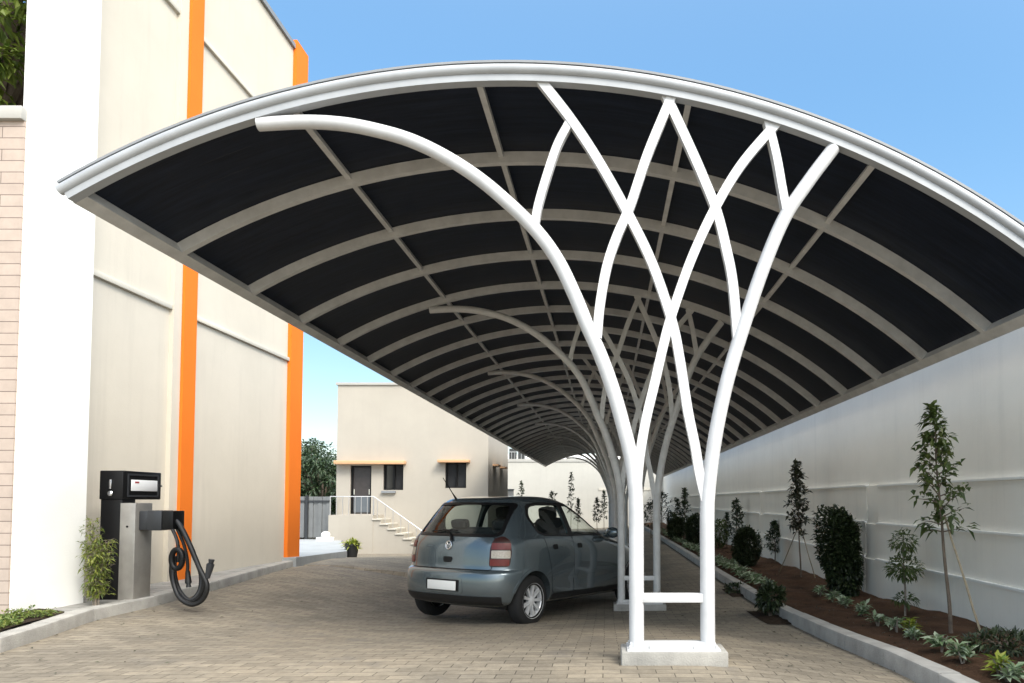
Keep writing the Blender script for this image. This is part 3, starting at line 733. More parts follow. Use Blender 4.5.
# ------------------------------------------------------------------ the car
def make_car():
    KR = [  # xr, zr, xf, zf, half width, crown
        (0.14, 0.245, 3.66, 0.21, 0.74, 0), (0.045, 0.295, 3.74, 0.27, 0.80, 0), (0.005, 0.40, 3.78, 0.40, 0.825, 0),
        (0.00, 0.52, 3.785, 0.53, 0.833, 0), (0.012, 0.615, 3.76, 0.63, 0.836, 0), (0.045, 0.652, 3.73, 0.69, 0.837, 0),
        (0.075, 0.675, 3.69, 0.73, 0.838, 0), (0.085, 0.80, 3.60, 0.80, 0.838, 0.0), (0.10, 0.93, 3.42, 0.87, 0.826, 0.0),
        (0.125, 1.0, 3.15, 0.935, 0.808, 0.01), (0.15, 1.045, 2.90, 0.985, 0.785, 0.015), (0.195, 1.11, 2.72, 1.07, 0.755, 0.02),
        (0.275, 1.24, 2.40, 1.24, 0.692, 0.022), (0.35, 1.36, 2.08, 1.385, 0.630, 0.022), (0.40, 1.43, 1.88, 1.455, 0.575, 0.025),
        (0.47, 1.475, 1.68, 1.492, 0.49, 0.028), (0.62, 1.498, 1.52, 1.508, 0.34, 0.022), (0.85, 1.512, 1.32, 1.516, 0.14, 0.012)]
    def interp(key, n=5):
        out = []; cols = list(zip(*key)); pts = [Vector(k[:3]) for k in key]
        L = len(key)
        for i in range(L-1):
            for q in range(n):
                t = q/n; row = []
                for c in cols:
                    a = c[max(i-1, 0)]; b = c[i]; d = c[i+1]; e = c[min(i+2, L-1)]
                    m0 = (d-a)/2; m1 = (e-b)/2
                    lo = min(b, d); hi = max(b, d)
                    v = b*(2*t**3-3*t*t+1)+m0*(t**3-2*t*t+t)+d*(-2*t**3+3*t*t)+m1*(t**3-t*t)
                    row.append(v)
                out.append(row)
        out.append(list(key[-1])); return out
    def outline(xr, zr, xf, zf, w, cr, nr=3.5, nf=2.4):
        Ln = xf-xr; Lr = min(0.62, 0.42*Ln); Lf = min(1.05, 0.45*Ln); pts = []
        NC, NS = 22, 30
        half = []
        for k in range(NC):                     # rear cap from the centreline to the side
            q = (math.pi/2)*k/NC; c, s_ = math.cos(q), math.sin(q)
            half.append((xr+Lr - Lr*c**(2/nr), w*s_**(2/nr)))
        for k in range(NS): half.append((xr+Lr + (xf-Lf-xr-Lr)*k/NS, w))
        for k in range(NC+1):
            q = (math.pi/2)*(1-k/NC); c, s_ = math.cos(q), math.sin(q)
            half.append((xf-Lf + Lf*max(c, 0)**(2/nf), w*max(s_, 0)**(2/nf)))
        def z(x):
            t = (x-xr)/Ln; return zr+(zf-zr)*(t*t*(3-2*t)) + cr*4*t*(1-t)
        def yy(x, y):
            b = 1 - 0.02*((x-1.75)/1.9)**2
            zz_ = z(x); g = 0
            for xa in (0.64, 3.09): g += 0.020*math.exp(-((x-xa)/0.40)**2)*math.exp(-((zz_-0.52)/0.2)**2)
            g -= 0.012*math.exp(-((zz_-0.47)/0.10)**2)*math.exp(-((x-1.85)/0.75)**4)   # lower door hollow
            return y*b + (g if y > 0.3*w else g*y/(0.3*w+1e-6))
        full = [(x, yy(x, y), z(x)) for x, y in half] + [(x, -yy(x, y), z(x)) for x, y in reversed(half[1:-1])]
        return full
    def shell(key, n=5, inner=False):
        mb = MB(); rows = interp(key, n); rings = [[Vector(p) for p in outline(*r)] for r in rows]
        mb.ring_sweep(rings, False)
        N_ = len(rings[0])
        # bottom and top caps as fans
        for ring, rev in ((rings[0], True), (rings[-1], False)):
            c = sum(ring, Vector())/N_; fs = [(N_, (k+1) % N_, k) if rev else (N_, k, (k+1) % N_) for k in range(N_)]
            mb.add(ring + [c], fs)
        return mb
    outer = shell(KR)
    # clean mesh (weld caps) for the boolean and the BVH
    def tomesh(mb, mi=0, flip=False):
        bm = bmesh.new(); vs = [bm.verts.new(v) for v in mb.v]
        for f in mb.f:
            try: fc = bm.faces.new([vs[i] for i in f]); fc.material_index = mi
            except ValueError: pass
        bmesh.ops.remove_doubles(bm, verts=bm.verts[:], dist=1e-5)
        bmesh.ops.recalc_face_normals(bm, faces=bm.faces[:])
        if flip: bmesh.ops.reverse_faces(bm, faces=bm.faces[:])
        return bm
    bmo = tomesh(outer)
    for f in bmo.faces:
        if f.calc_center_median().z < 0.385: f.material_index = 3
    bvh = BVHTree.FromBMesh(bmo)
    # cabin cavity
    IN = []
    for xr, zr, xf, zf, w, cr in KR:
        if zr > 0.66: IN.append((xr+0.045, zr-0.028*(zr > 1.3), xf-0.05 if zf > .95 else min(xf-.05, 2.95), zf-0.028*(zf > 1.3), w-0.040, cr))
    IN = [(0.14, 0.70, 2.85, 0.72, 0.79, 0)] + [r for r in IN if r[1] > 0.78][:-1]
    bmi = tomesh(shell(IN), 1, True)
    tmp = bpy.data.meshes.new('tmp'); bmi.to_mesh(tmp); bmo2 = bmo.copy(); bmo2.from_mesh(tmp)
    for f in bmo2.faces: pass
    me = bpy.data.meshes.new('body'); bmo2.to_mesh(me)
    for mm in ('paint', 'seat', 'blk_plastic', 'blk_plastic'): me.materials.append(M[mm])
    body = bpy.data.objects.new('body', me); COL.objects.link(body)
    # cutters
    def prism(poly, ax, a, b):
        bm = bmesh.new(); lo = []; hi = []
        for u, v in poly:
            if ax == 'y': lo.append(bm.verts.new((u, a, v))); hi.append(bm.verts.new((u, b, v)))
            else: lo.append(bm.verts.new((a, u, v))); hi.append(bm.verts.new((b, u, v)))
        n = len(poly); bm.faces.new(lo); bm.faces.new(list(reversed(hi)))
        for k in range(n): bm.faces.new((lo[k], hi[k], hi[(k+1) % n], lo[(k+1) % n]))
        bmesh.ops.recalc_face_normals(bm, faces=bm.faces[:])
        for f in bm.faces: f.material_index = 2
        return bm
    def rounded(poly, r=0.05, n=5):
        out = []; L = len(poly)
        for i in range(L):
            p = Vector(poly[i]); a = Vector(poly[i-1]); b = Vector(poly[(i+1) % L])
            da, db = (a-p), (b-p); ra = min(r, da.length*0.45, db.length*0.45)
            p0, p1 = p + da.normalized()*ra, p + db.normalized()*ra
            for k in range(n+1):
                t = k/n; q = (1-t)**2*p0 + 2*t*(1-t)*p + t*t*p1; out.append((q.x, q.y))
        return out
    W_R = rounded([(0.70, 1.27), (0.765, 1.385), (0.98, 1.415), (1.395, 1.425), (1.435, 1.045), (0.98, 1.045), (0.80, 1.085)], 0.06)
    W_F = rounded([(1.515, 1.045), (1.475, 1.425), (1.72, 1.415), (1.98, 1.345), (2.36, 1.12), (2.42, 1.045)], 0.05)
    W_B = rounded([(-0.615, 1.06), (-0.555, 1.405), (0.555, 1.405), (0.615, 1.06)], 0.07)
    W_W = rounded([(-0.65, 1.05), (-0.50, 1.42), (0.50, 1.42), (0.65, 1.05)], 0.07)
    cuts = bmesh.new()
    def addcut(bm):
        t = bpy.data.meshes.new('t'); bm.to_mesh(t); cuts.from_mesh(t)
    cutters = []
    def cutter(bm):
        t = bpy.data.meshes.new('cut'); bm.to_mesh(t)
        for mm in ('paint', 'seat', 'blk_plastic', 'blk_plastic'): t.materials.append(M[mm])
        o = bpy.data.objects.new('cut', t); COL.objects.link(o); cutters.append(o)
        md = body.modifiers.new('b', 'BOOLEAN'); md.operation = 'DIFFERENCE'; md.solver = 'EXACT'; md.object = o
    cutter(prism(W_R, 'y', -1.2, 1.2)); cutter(prism(W_F, 'y', -1.2, 1.2))
    cutter(prism(W_B, 'x', -0.5, 0.85)); cutter(prism(W_W, 'x', 1.75, 3.6))
    AX = (0.64, 3.09); TR_ = 0.292
    for xa in AX:
        arch = [(xa + 0.345*math.cos(q), 0.30 + 0.345*math.sin(q)) for q in [2*math.pi*k/40 for k in range(40)]]
        for sy in (-1, 1): cutter(prism(arch, 'y', sy*0.54, sy*1.2))
    dg = bpy.context.evaluated_depsgraph_get()
    me2 = bpy.data.meshes.new_from_object(body.evaluated_get(dg)); me2.name = 'body'
    bpy.data.objects.remove(body)
    for o in cutters: bpy.data.objects.remove(o)
    for pl in me2.polygons:
        if pl.material_index == 0 and pl.center.z < 0.385: pl.material_index = 3
    me2.materials.clear()
    for mm in ('paint', 'seat', 'blk_plastic', 'blk_plastic'): me2.materials.append(M[mm])
    me2.polygons.foreach_set('use_smooth', [True]*len(me2.polygons)); me2.set_sharp_from_angle(angle=R(32))
    # -------- pose
    YAW = R(CAR_YAW); ga = math.pi/2 - YAW
    fw = Vector((math.cos(ga), math.sin(ga), 0)); lf = Vector((-math.sin(ga), math.cos(ga), 0))
    cp = ghit(*CAR_PX); org = cp - fw*0.64 + lf*0.80
    mid = lambda x: (lambda q: gz(q.x, q.y))(org + fw*x)
    zr_, zf_ = mid(0.64), mid(3.09); ptch = math.atan2(zr_-zf_, 2.45)
    org.z = zr_ + 0.64*math.tan(ptch)
    car = thing('parked_car', 'blue grey metallic hatchback parked under the carport, seen from behind', 'car', org, rot=(0, ptch, ga))
    b = bpy.data.objects.new('body', me2); COL.objects.link(b); b.parent = car
    # -------- projected patches
    def inside(p, poly):
        c = False; n = len(poly); j = n-1
        for i in range(n):
            (xi, yi), (xj, yj) = poly[i], poly[j]
            if (yi > p[1]) != (yj > p[1]) and p[0] < (xj-xi)*(p[1]-yi)/(yj-yi+1e-12)+xi: c = not c
            j = i
        return c
    def densify(poly, d):
        out = []
        for i in range(len(poly)):
            a = Vector(poly[i]); q = Vector(poly[(i+1) % len(poly)]); n = max(1, int((q-a).length/d))
            for k in range(n): t = a + (q-a)*k/n; out.append((t.x, t.y))
        return out
    def grow(poly, d):
        c = []; n = len(poly); area = sum(poly[i][0]*poly[(i+1) % n][1]-poly[(i+1) % n][0]*poly[i][1] for i in range(n))
        sg = 1 if area > 0 else -1
        for i in range(n):
            a = Vector(poly[i-1]); q = Vector(poly[(i+1) % n]); t = (q-a)
            if t.length < 1e-9: t = Vector((1, 0))
            t.normalize(); c.append((poly[i][0] + sg*d*t.y, poly[i][1] - sg*d*t.x))
        return c
    def patch(mb, poly, mapf, dirv, off, skirt=0.012, holes=(), step=0.035, mi=0):
        """project a 2-D polygon onto the body along dirv; real sheet with a turned edge"""
        loops = [densify(poly, step)] + [densify(h, step) for h in holes]
        pts = []; edges = []
        for L_ in loops:
            o = len(pts); pts += [Vector(p) for p in L_]; edges += [(o+k, o+(k+1) % len(L_)) for k in range(len(L_))]
        nb = len(pts)
        xs = [p[0] for p in poly]; zs = [p[1] for p in poly]
        x = min(xs)+step/2
        while x < max(xs):
            z = min(zs)+step/2
            while z < max(zs):
                q = (x + rnd(-.002, .002), z + rnd(-.002, .002))
                if inside(q, poly) and not any(inside(q, h) for h in holes) and all((Vector(q)-p).length > step*0.45 for p in pts[:nb]): pts.append(Vector(q))
                z += step
            x += step
        v2, e2, f2, *_ = geometry.delaunay_2d_cdt(pts, edges, [], 0, 1e-6)
        dv = Vector(dirv).normalized(); V = []
        for p in v2:
            o = mapf(p.x, p.y); hit = bvh.ray_cast(o - dv*3, dv)
            if hit[0] is None:
                hit = bvh.find_nearest(o)
            nrm = hit[1]
            if nrm.dot(dv) > 0: nrm = -nrm
            V.append(hit[0] + nrm*off)
        Fc = []
        for f in f2:
            c = sum((v2[i] for i in f), Vector((0, 0)))/len(f)
            if inside(c, poly) and not any(inside(c, h) for h in holes):
                a, q, r_ = [V[i] for i in f[:3]]
                nn_ = (q-a).cross(r_-a); Fc.append(tuple(f) if nn_.dot(dv) < 0 else tuple(reversed(f)))
        # skirt on border edges
        cnt = {}
        for f in Fc:
            for i in range(len(f)):
                e = (f[i], f[(i+1) % len(f)]); cnt[e] = cnt.get(e, 0)+1
        border = [e for e in cnt if (e[1], e[0]) not in cnt]
        used = {}; VV = list(V)
        for e in border:
            for i in e:
                if i not in used: used[i] = len(VV); VV.append(V[i] + dv*skirt)
        Fc += [(e[1], e[0], used[e[0]], used[e[1]]) for e in border]
        mb.add(VV, Fc, mi)
    SIDE = {s: (lambda u, v, s=s: Vector((u, 0, v))) for s in (-1, 1)}
    REAR = lambda u, v: Vector((0, u, v))
    def lab(o, t): o['label'] = t; return o
    door_r = {}; door_f = {}
    PR = rounded([(0.985, 0.62), (1.02, 0.36), (1.485, 0.335), (1.475, 0.99), (1.465, 1.025), (0.86, 1.035), (0.90, 0.92)], 0.05)
    PF = rounded([(1.50, 0.335), (2.62, 0.335), (2.66, 0.55), (2.58, 0.88), (2.50, 1.025), (1.48, 1.025)], 0.04)
    for s in (-1, 1):
        dv = (0, -s, 0)
        for W_, P_, hx in ((W_R, PR, 1.07), (W_F, PF, 1.62)):
            m_ = MB(); patch(m_, P_, SIDE[s], dv, 0.0035, 0.010); d_ = m_.build('door', 'paint', car, True, 25)
            m_ = MB(); patch(m_, grow(P_, 0.006), SIDE[s], dv, 0.0008, 0.006, [grow(P_, -0.002)]); m_.build('seam', 'black', d_, True, 25)
            m_ = MB(); patch(m_, grow(W_, 0.004), SIDE[s], dv, -0.010, 0.004); m_.build('window', 'car_glass', d_, True, 50)
            # handle: dark cup with a body coloured grip
            hz_ = 0.905; cup = rounded([(hx-0.055, hz_-0.03), (hx+0.055, hz_-0.03), (hx+0.055, hz_+0.03), (hx-0.055, hz_+0.03)], 0.03)
            m_ = MB(); patch(m_, cup, SIDE[s], dv, 0.006, 0.006, step=0.02); h_ = m_.build('handle', 'black', d_, True, 25)
            hit = bvh.ray_cast(Vector((hx, s*2, hz_)), Vector((0, -s, 0)))[0]
            m_ = MB(); m_.box(hx-0.095, hx+0.055, hit.y-0.012, hit.y+0.012, hz_-0.012, hz_+0.012, b=0.008)
            for i in range(len(m_.v)): m_.v[i] = (m_.v[i][0], m_.v[i][1]+s*0.02, m_.v[i][2])
        m_ = MB()
        outerp = rounded([(0.655, 1.27), (0.735, 1.415), (0.98, 1.447), (1.72, 1.447), (2.02, 1.372), (2.42, 1.135), (2.50, 1.022), (0.97, 1.022), (0.775, 1.066)], 0.05)
        patch(m_, outerp, SIDE[s], dv, 0.003, 0.01, [grow(W_R, -0.004), grow(W_F, -0.004)]); m_.build('window_trim', 'blk_plastic', car, True, 30)
        sill = rounded([(1.02, 0.27), (2.70, 0.26), (2.70, 0.33), (1.02, 0.345)], 0.02)
        m_ = MB(); patch(m_, sill, SIDE[s], dv, 0.004, 0.01); m_.build('sill_moulding', 'blk_plastic', car, True, 30)
        rub = rounded([(1.05, 0.50), (2.60, 0.50), (2.60, 0.535), (1.05, 0.535)], 0.012)
        m_ = MB(); patch(m_, rub, SIDE[s], dv, 0.009, 0.012); m_.build('rubbing_strip', 'paint', car, True, 30)
        # wheel arch lip
        for xa in AX:
            ringp = [(xa + 0.372*math.cos(q), 0.30 + 0.372*math.sin(q)) for q in [math.pi*(0.095+0.81*k/28) for k in range(29)]]
            ringi = [(xa + 0.340*math.cos(q), 0.30 + 0.340*math.sin(q)) for q in [math.pi*(0.095+0.81*k/28) for k in range(29)]]
            m_ = MB(); patch(m_, ringp + list(reversed(ringi)), SIDE[s], dv, 0.006, 0.02, step=0.05); m_.build('arch_lip', 'paint', car, True, 30)
    # rear glass with black surround, tailgate, lamps
    m_ = MB(); patch(m_, grow(W_B, 0.004), REAR, (1, 0, 0), -0.008, 0.004); gl = m_.build('rear_window', 'car_glass', car, True, 50)
    ob = rounded([(-0.645, 1.035), (-0.58, 1.43), (0.58, 1.43), (0.645, 1.035)], 0.06)
    m_ = MB(); patch(m_, ob, REAR, (1, 0, 0), 0.004, 0.01, [grow(W_B, -0.004)]); m_.build('window_surround', 'black', gl, True, 30)
    tg = rounded([(-0.60, 0.668), (-0.575, 0.80), (-0.59, 1.028), (0.59, 1.028), (0.575, 0.80), (0.60, 0.668)], 0.03)
    m_ = MB(); patch(m_, tg, REAR, (1, 0, 0), 0.004, 0.012); tgo = m_.build('tailgate', 'paint', car, True, 25)
    m_ = MB(); patch(m_, grow(tg, 0.009), REAR, (1, 0, 0), 0.001, 0.006, [grow(tg, -0.002)]); m_.build('seam', 'black', tgo, True, 25)
    m_ = MB(); patch(m_, rounded([(-0.07, 0.775), (-0.055, 0.735), (0.055, 0.735), (0.07, 0.775), (0.06, 0.80), (-0.06, 0.80)], 0.015), REAR, (1, 0, 0), 0.010, 0.008, step=0.02); m_.build('handle', 'black', tgo, True, 30)
    # round badge: ring, and two nested chevrons inside it
    e = bvh.ray_cast(Vector((-2, 0.0, 0.93)), Vector((1, 0, 0)))[0]
    m_ = MB(); th = R(10)
    def bp(u, v, o=0.012): return Vector((e.x - o + v*0.14, u, e.z + v))
    m_.tube([bp(0.046*math.cos(q), 0.046*math.sin(q)) for q in [2*math.pi*k/24 for k in range(25)]], 0.006, 8)
    m_.tube([bp(-0.027, 0.030), bp(-0.008, -0.004), bp(0.0, 0.010), bp(0.008, -0.004), bp(0.027, 0.030)], 0.0045, 6)
    m_.tube([bp(-0.036, 0.010), bp(-0.017, -0.034), bp(0.0, -0.010), bp(0.017, -0.034), bp(0.036, 0.010)], 0.0045, 6)
    m_.build('badge', 'chrome', tgo, True)
    for s in (-1, 1):
        dv = Vector((1, -s*0.62, 0)).normalized(); ua = Vector((dv.y, -dv.x, 0))
        mp_ = lambda u, v, ua=ua, s=s: Vector((0.16, s*0.70, 0)) + ua*u*(-s) + Vector((0, 0, v))
        LP = rounded([(-0.125, 0.70), (0.105, 0.70), (0.125, 0.86), (0.11, 0.99), (0.03, 1.045), (-0.07, 1.02), (-0.115, 0.93)], 0.04)
        m_ = MB(); patch(m_, LP, mp_, dv, 0.006, 0.012); lo_ = m_.build('taillight', 'lamp_dark', car, True, 30)
        def band(z0, z1, x0=-0.105, x1=0.105): return rounded([(x0, z0), (x1, z0), (x1, z1), (x0, z1)], 0.014)
        for (z0, z1, mm, nm, x0, x1) in ((0.895, 0.965, 'lamp_red', 'brake_lens', -0.098, 0.112), (0.797, 0.885, 'lamp_clear', 'clear_lens', -0.10, 0.110), (0.715, 0.787, 'lamp_red', 'fog_lens', -0.112, 0.100)):
            m_ = MB(); patch(m_, band(z0, z1, x0, x1), mp_, dv, 0.011, 0.006, step=0.025); m_.build(nm, mm, lo_, True, 30)
    # number plate recess, plate
    m_ = MB(); patch(m_, rounded([(-0.30, 0.415), (-0.275, 0.392), (0.275, 0.392), (0.30, 0.415), (0.285, 0.565), (-0.285, 0.565)], 0.03), REAR, (1, 0, 0), 0.005, 0.01); pr_ = m_.build('plate_surround', 'paint', car, True, 30)
    m_ = MB(); patch(m_, rounded([(-0.245, 0.42), (0.245, 0.42), (0.25, 0.548), (-0.25, 0.548)], 0.015), REAR, (1, 0, 0), 0.008, 0.01); m_.build('plate_holder', 'black', pr_, True, 30)
    m_ = MB(); m_.box(-0.022, -0.012, -0.215, 0.215, 0.428, 0.532, b=0.003); m_.build('number_plate', 'plate', car, True)
    m_ = MB(); patch(m_, rounded([(-0.70, 0.275), (0.70, 0.275), (0.72, 0.375), (-0.72, 0.375)], 0.02), REAR, (1, 0, 0), 0.006, 0.012); m_.build('bumper_valance', 'blk_plastic', car, True, 30)
    # wiper
    q0 = bvh.ray_cast(Vector((-2, 0.02, 1.015)), Vector((1, 0, 0)))[0]; 
    def rp(y, z, o=0.025): h = bvh.ray_cast(Vector((-2, y, z)), Vector((1, 0, 0)))[0]; return h - Vector((o, 0, 0))
    m_ = MB(); m_.tube([rp(-0.03, 0.985, .012), rp(-0.02, 1.02), rp(0.06, 1.085), rp(0.14, 1.10)], [0.022, 0.018, 0.011, 0.009], 8)
    m_.tube([rp(0.34, 1.085, .018), rp(0.14, 1.105, .018), rp(-0.06, 1.10, .018)], 0.008, 6); m_.build('wiper', 'black', car, True)
    # antenna
    m_ = MB(); m_.tube([(0.50, 0.28, 1.475), (0.44, 0.29, 1.55), (0.29, 0.31, 1.73)], [0.014, 0.006, 0.004], 8); m_.build('antenna', 'black', car, True)
    # mirrors
    for s in (-1, 1):
        m_ = MB(); m_.blob((2.33, s*0.905, 1.06), 0.1, sub=3, amp=0, sc=(0.62, 1.0, 0.75)); m_.tube([(2.36, s*0.76, 1.02), (2.34, s*0.85, 1.03)], 0.03, 8); m_.build('mirror', 'paint', car, True)
    # headlamps at the front (plain lens), grille bar
    for s in (-1, 1):
        dv = Vector((-1, -s*0.5, 0)).normalized(); ua = Vector((dv.y, -dv.x, 0))
        mp_ = lambda u, v, ua=ua, s=s: Vector((3.5, s*0.62, 0)) + ua*u + Vector((0, 0, v))
        m_ = MB(); patch(m_, rounded([(-0.13, 0.62), (0.13, 0.62), (0.14, 0.76), (-0.14, 0.78)], 0.05), mp_, dv, 0.004, 0.01); m_.build('headlight', 'lamp_clear', car, True, 30)
    # wheels
    for xa in AX:
        for s in (-1, 1):
            w_ = bpy.data.objects.new('wheel', None); COL.objects.link(w_); w_.parent = car; w_.location = (xa, s*0.735, TR_)
            ty = 0.088
            m_ = MB(); prof = [(0.185, -ty), (0.215, -ty-0.004), (0.262, -ty+0.002), (0.284, -ty+0.018), (0.292, -ty+0.04), (0.292, ty-0.04), (0.284, ty-0.018), (0.262, ty-0.002), (0.215, ty+0.004), (0.185, ty)]
            m_.lathe(prof, (0, 0, 0), 'y', 48, closed_prof=True); m_.build('tyre', 'rubber', w_, True)
            m_ = MB(); so = s*1.0
            m_.lathe([(0.19, s*0.085), (0.205, s*0.092), (0.198, s*0.085), (0.178, s*0.066), (0.172, s*0.02), (0.176, -s*0.08)], (0, 0, 0), 'y', 48)
            m_.lathe([(0.0, s*0.074), (0.03, s*0.074), (0.052, s*0.062), (0.055, s*0.02)], (0, 0, 0), 'y', 24)
            for k in range(9):
                q = 2*math.pi*k/9; c, sn = math.cos(q), math.sin(q); tx, tz = -sn, c
                def sp(r, t, y): return Vector((c*r+tx*t, y, sn*r+tz*t))
                wi, wo = 0.013, 0.018
                m_.add([sp(.04, -wi, s*.066), sp(.04, wi, s*.066), sp(.182, wo, s*.072), sp(.182, -wo, s*.072),
                        sp(.04, -wi, s*.03), sp(.04, wi, s*.03), sp(.182, wo, s*.04), sp(.182, -wo, s*.04)],
                       [(0,1,2,3),(7,6,5,4),(0,4,5,1),(1,5,6,2),(2,6,7,3),(3,7,4,0)])
            m_.build('rim', 'alloy', w_, True, 35)
            m_ = MB(); m_.lathe([(0, s*0.012), (0.176, s*0.012), (0.176, -s*0.05), (0, -s*0.05)], (0, 0, 0), 'y', 32); m_.build('brake_disc', 'black', w_, True)
    # underbody pan between the wheels and seats inside
    m_ = MB(); m_.box(0.55, 3.3, -0.50, 0.50, 0.17, 0.24); m_.build('underbody', 'blk_plastic', car, True)
    for (x, y, hw) in ((1.72, 0.36, 0.24), (1.72, -0.36, 0.24), (0.78, 0.0, 0.60)):
        m_ = MB(); m_.box(x-0.02, x+0.45, y-hw, y+hw, 0.73, 0.86, b=0.04)
        bm = bmesh.new(); bmesh.ops.create_icosphere(bm, subdivisions=4, radius=1)
        for v in bm.verts:
            k_ = (abs(v.co.x)**5 + abs(v.co.y)**5 + abs(v.co.z)**5)**0.2; v.co = v.co/k_*0.5
        hh = 0.46 if x > 1 else 0.33
        m_.bm(bm, 0, Matrix.Translation((x-0.06, y, 0.80+hh/2)) @ Matrix.Rotation(R(-14), 4, 'Y') @ Matrix.Diagonal((0.13, 2*hw, hh, 1)))
        for hy in ((y,) if x > 1 else (-0.33, 0.33)):
            m_.bm(bm, 0, Matrix.Translation((x-0.14-(.03 if x > 1 else 0), hy, (1.315 if x > 1 else 1.17))) @ Matrix.Rotation(R(-12), 4, 'Y') @ Matrix.Diagonal((0.10, 0.25, 0.16 if x > 1 else 0.11, 1)))
        bm.free(); m_.build('seat', 'seat', car, True)
    m_ = MB(); m_.box(2.35, 2.72, -0.66, 0.66, 0.80, 0.985, b=0.05); dsh = m_.build('dashboard', 'seat', car, True)
    m_ = MB(); cw = Vector((2.28, 0.36, 1.0)); m_.tube([cw + Vector((0.05*math.sin(q), 0.17*math.cos(q), 0.17*math.sin(q))) for q in [2*math.pi*k/24 for k in range(25)]], 0.016, 8); m_.build('steering_wheel', 'seat', car, True)
    car.scale = (1.015,)*3
    return car
CAR_YAW = 30.5; CAR_PX = (530, 623)
car = make_car()

# ------------------------------------------------------------------ EV charger
cb = gz(-5.1, 7.8) + 0.0
def cpx(px, Y): return at(px, 501, Y).x
def cpz(py, Y): return at(130, py, Y).z
ev = thing('charging_station', 'black charging station with pale screen, steel bollard and coiled cable by the building', 'charger', (-5.4, 7.9, cb))
ctop = cpz(470.5, 7.8); pbot = cpz(499.5, 7.8)
m_ = MB(); m_.box(-5.625, -5.385, 7.8, 8.02, cb, pbot+0.001, b=0.006); m_.build('cabinet_post', 'black', ev)
m_ = MB(); m_.box(-5.64, -5.375, 7.79, 8.46, pbot, ctop, b=0.012); hd = m_.build('cabinet_head', 'black', ev)
ya, yb = 7.86, 8.4
m_ = MB(); t = 0.018
m_.box(-5.376, -5.366, ya, yb, ctop-0.05, ctop-0.03); m_.box(-5.376, -5.366, ya, yb, pbot+0.03, pbot+0.05); m_.box(-5.376, -5.366, ya, ya+t, pbot+0.05, ctop-0.05); m_.box(-5.376, -5.366, yb-t, yb, pbot+0.05, ctop-0.05)
m_.build('bezel', 'gunmetal', hd)
def Ysd(px): return -5.37*F/(px-VX)
y0, y1 = Ysd(131.5), Ysd(157)
m_ = MB(); m_.box(-5.377, -5.364, y0, y1, cpz(491, 8.05), cpz(480, 8.05), b=0.003); sc = m_.build('screen', 'screen', hd)
m_ = MB(); m_.box(-5.366, -5.3625, y0+0.05, y0+0.12, cpz(483.4, 8.05), cpz(481.6, 8.05)); m_.build('print', 'mark_red', sc)
m_ = MB(); m_.box(-5.376, -5.362, Ysd(160.2), Ysd(161.6), cpz(486.5, 8.1), cpz(484.5, 8.1)); m_.build('indicator', 'chrome', hd)
lx = cpx(110.5, 7.79)
m_ = MB(); m_.box(lx-0.012, lx+0.014, 7.772, 7.789, cpz(489, 7.79), cpz(479.5, 7.79), b=0.004); m_.blob((lx-0.005, 7.785, cpz(493.5, 7.79)), 0.033, sub=2, amp=0, sc=(1, .4, 1)); m_.build('lock', 'chrome', hd)
btop = cpz(503, 7.75)
M['brushed'] = simple('brushed steel', (0.33, 0.315, 0.29), 0.4, metal=0.4, var=0.18, scale=4)
m_ = MB(); m_.box(-5.365, -5.195, 7.74, 8.03, cb, btop, b=0.006); bo = m_.build('bollard', 'brushed', ev)
m_ = MB(); m_.lathe([(0, -0.006), (0.012, -0.006), (0.012, 0.0)], (-5.28, 7.74, btop-0.26), 'y', 10); m_.build('keyhole', 'black', bo)
m_ = MB(); hzt, hzb = cpz(511, 7.8), cpz(530, 7.8)
m_.box(-5.194, -5.09, 7.80, 7.98, hzb, hzt, b=0.008); m_.box(-5.088, -4.925, 7.77, 8.0, hzb-0.005, hzt+0.006, b=0.012)
m_.build('holster', 'gunmetal', ev)
m_ = MB(); m_.box(-4.923, -4.80, 7.775, 7.99, hzb+0.005, hzt+0.002, b=0.01); m_.build('connector_box', 'black', ev)
def q(px, py, Y=7.85): return at(px, py, Y)
m_ = MB()
m_.tube(catmull([q(174, 519, 7.86), q(181, 527, 7.82), q(190, 545, 7.80), q(199, 567, 7.80), q(207, 585, 7.80), q(203, 599, 7.82), q(192, 604.5, 7.83), q(180, 598, 7.86), q(173.5, 582, 7.9), q(173, 562, 7.93)], 8), 0.026, 10)
m_.tube(catmull([q(174, 522, 7.93), q(183, 532, 7.95), q(194, 556, 7.98), q(201, 575, 8.0), q(199, 592, 7.96), q(189, 600, 7.92), q(179, 590, 7.95), q(174.5, 573, 8.0), q(175, 556, 7.98)], 8), 0.024, 10)
m_.tube(catmull([q(172, 528, 7.8), q(177, 540, 7.76), q(178.5, 552, 7.76), q(178, 562, 7.78)], 8), 0.018, 8)
m_.tube(catmull([q(176, 526, 7.9), q(184, 545, 7.92), q(187.5, 562, 7.92), q(187.5, 572, 7.92)], 8), 0.018, 8)
m_.tube(catmull([q(175, 521, 7.9), q(186, 536, 7.88), q(196, 560, 7.86), q(204, 580, 7.86), q(201, 594, 7.88), q(190, 602, 7.9), q(177, 592, 7.96), q(171.5, 574, 8.0), q(172.5, 556, 8.0)], 8), 0.024, 10)
m_.build('charging_cable', 'blk_plastic', ev)
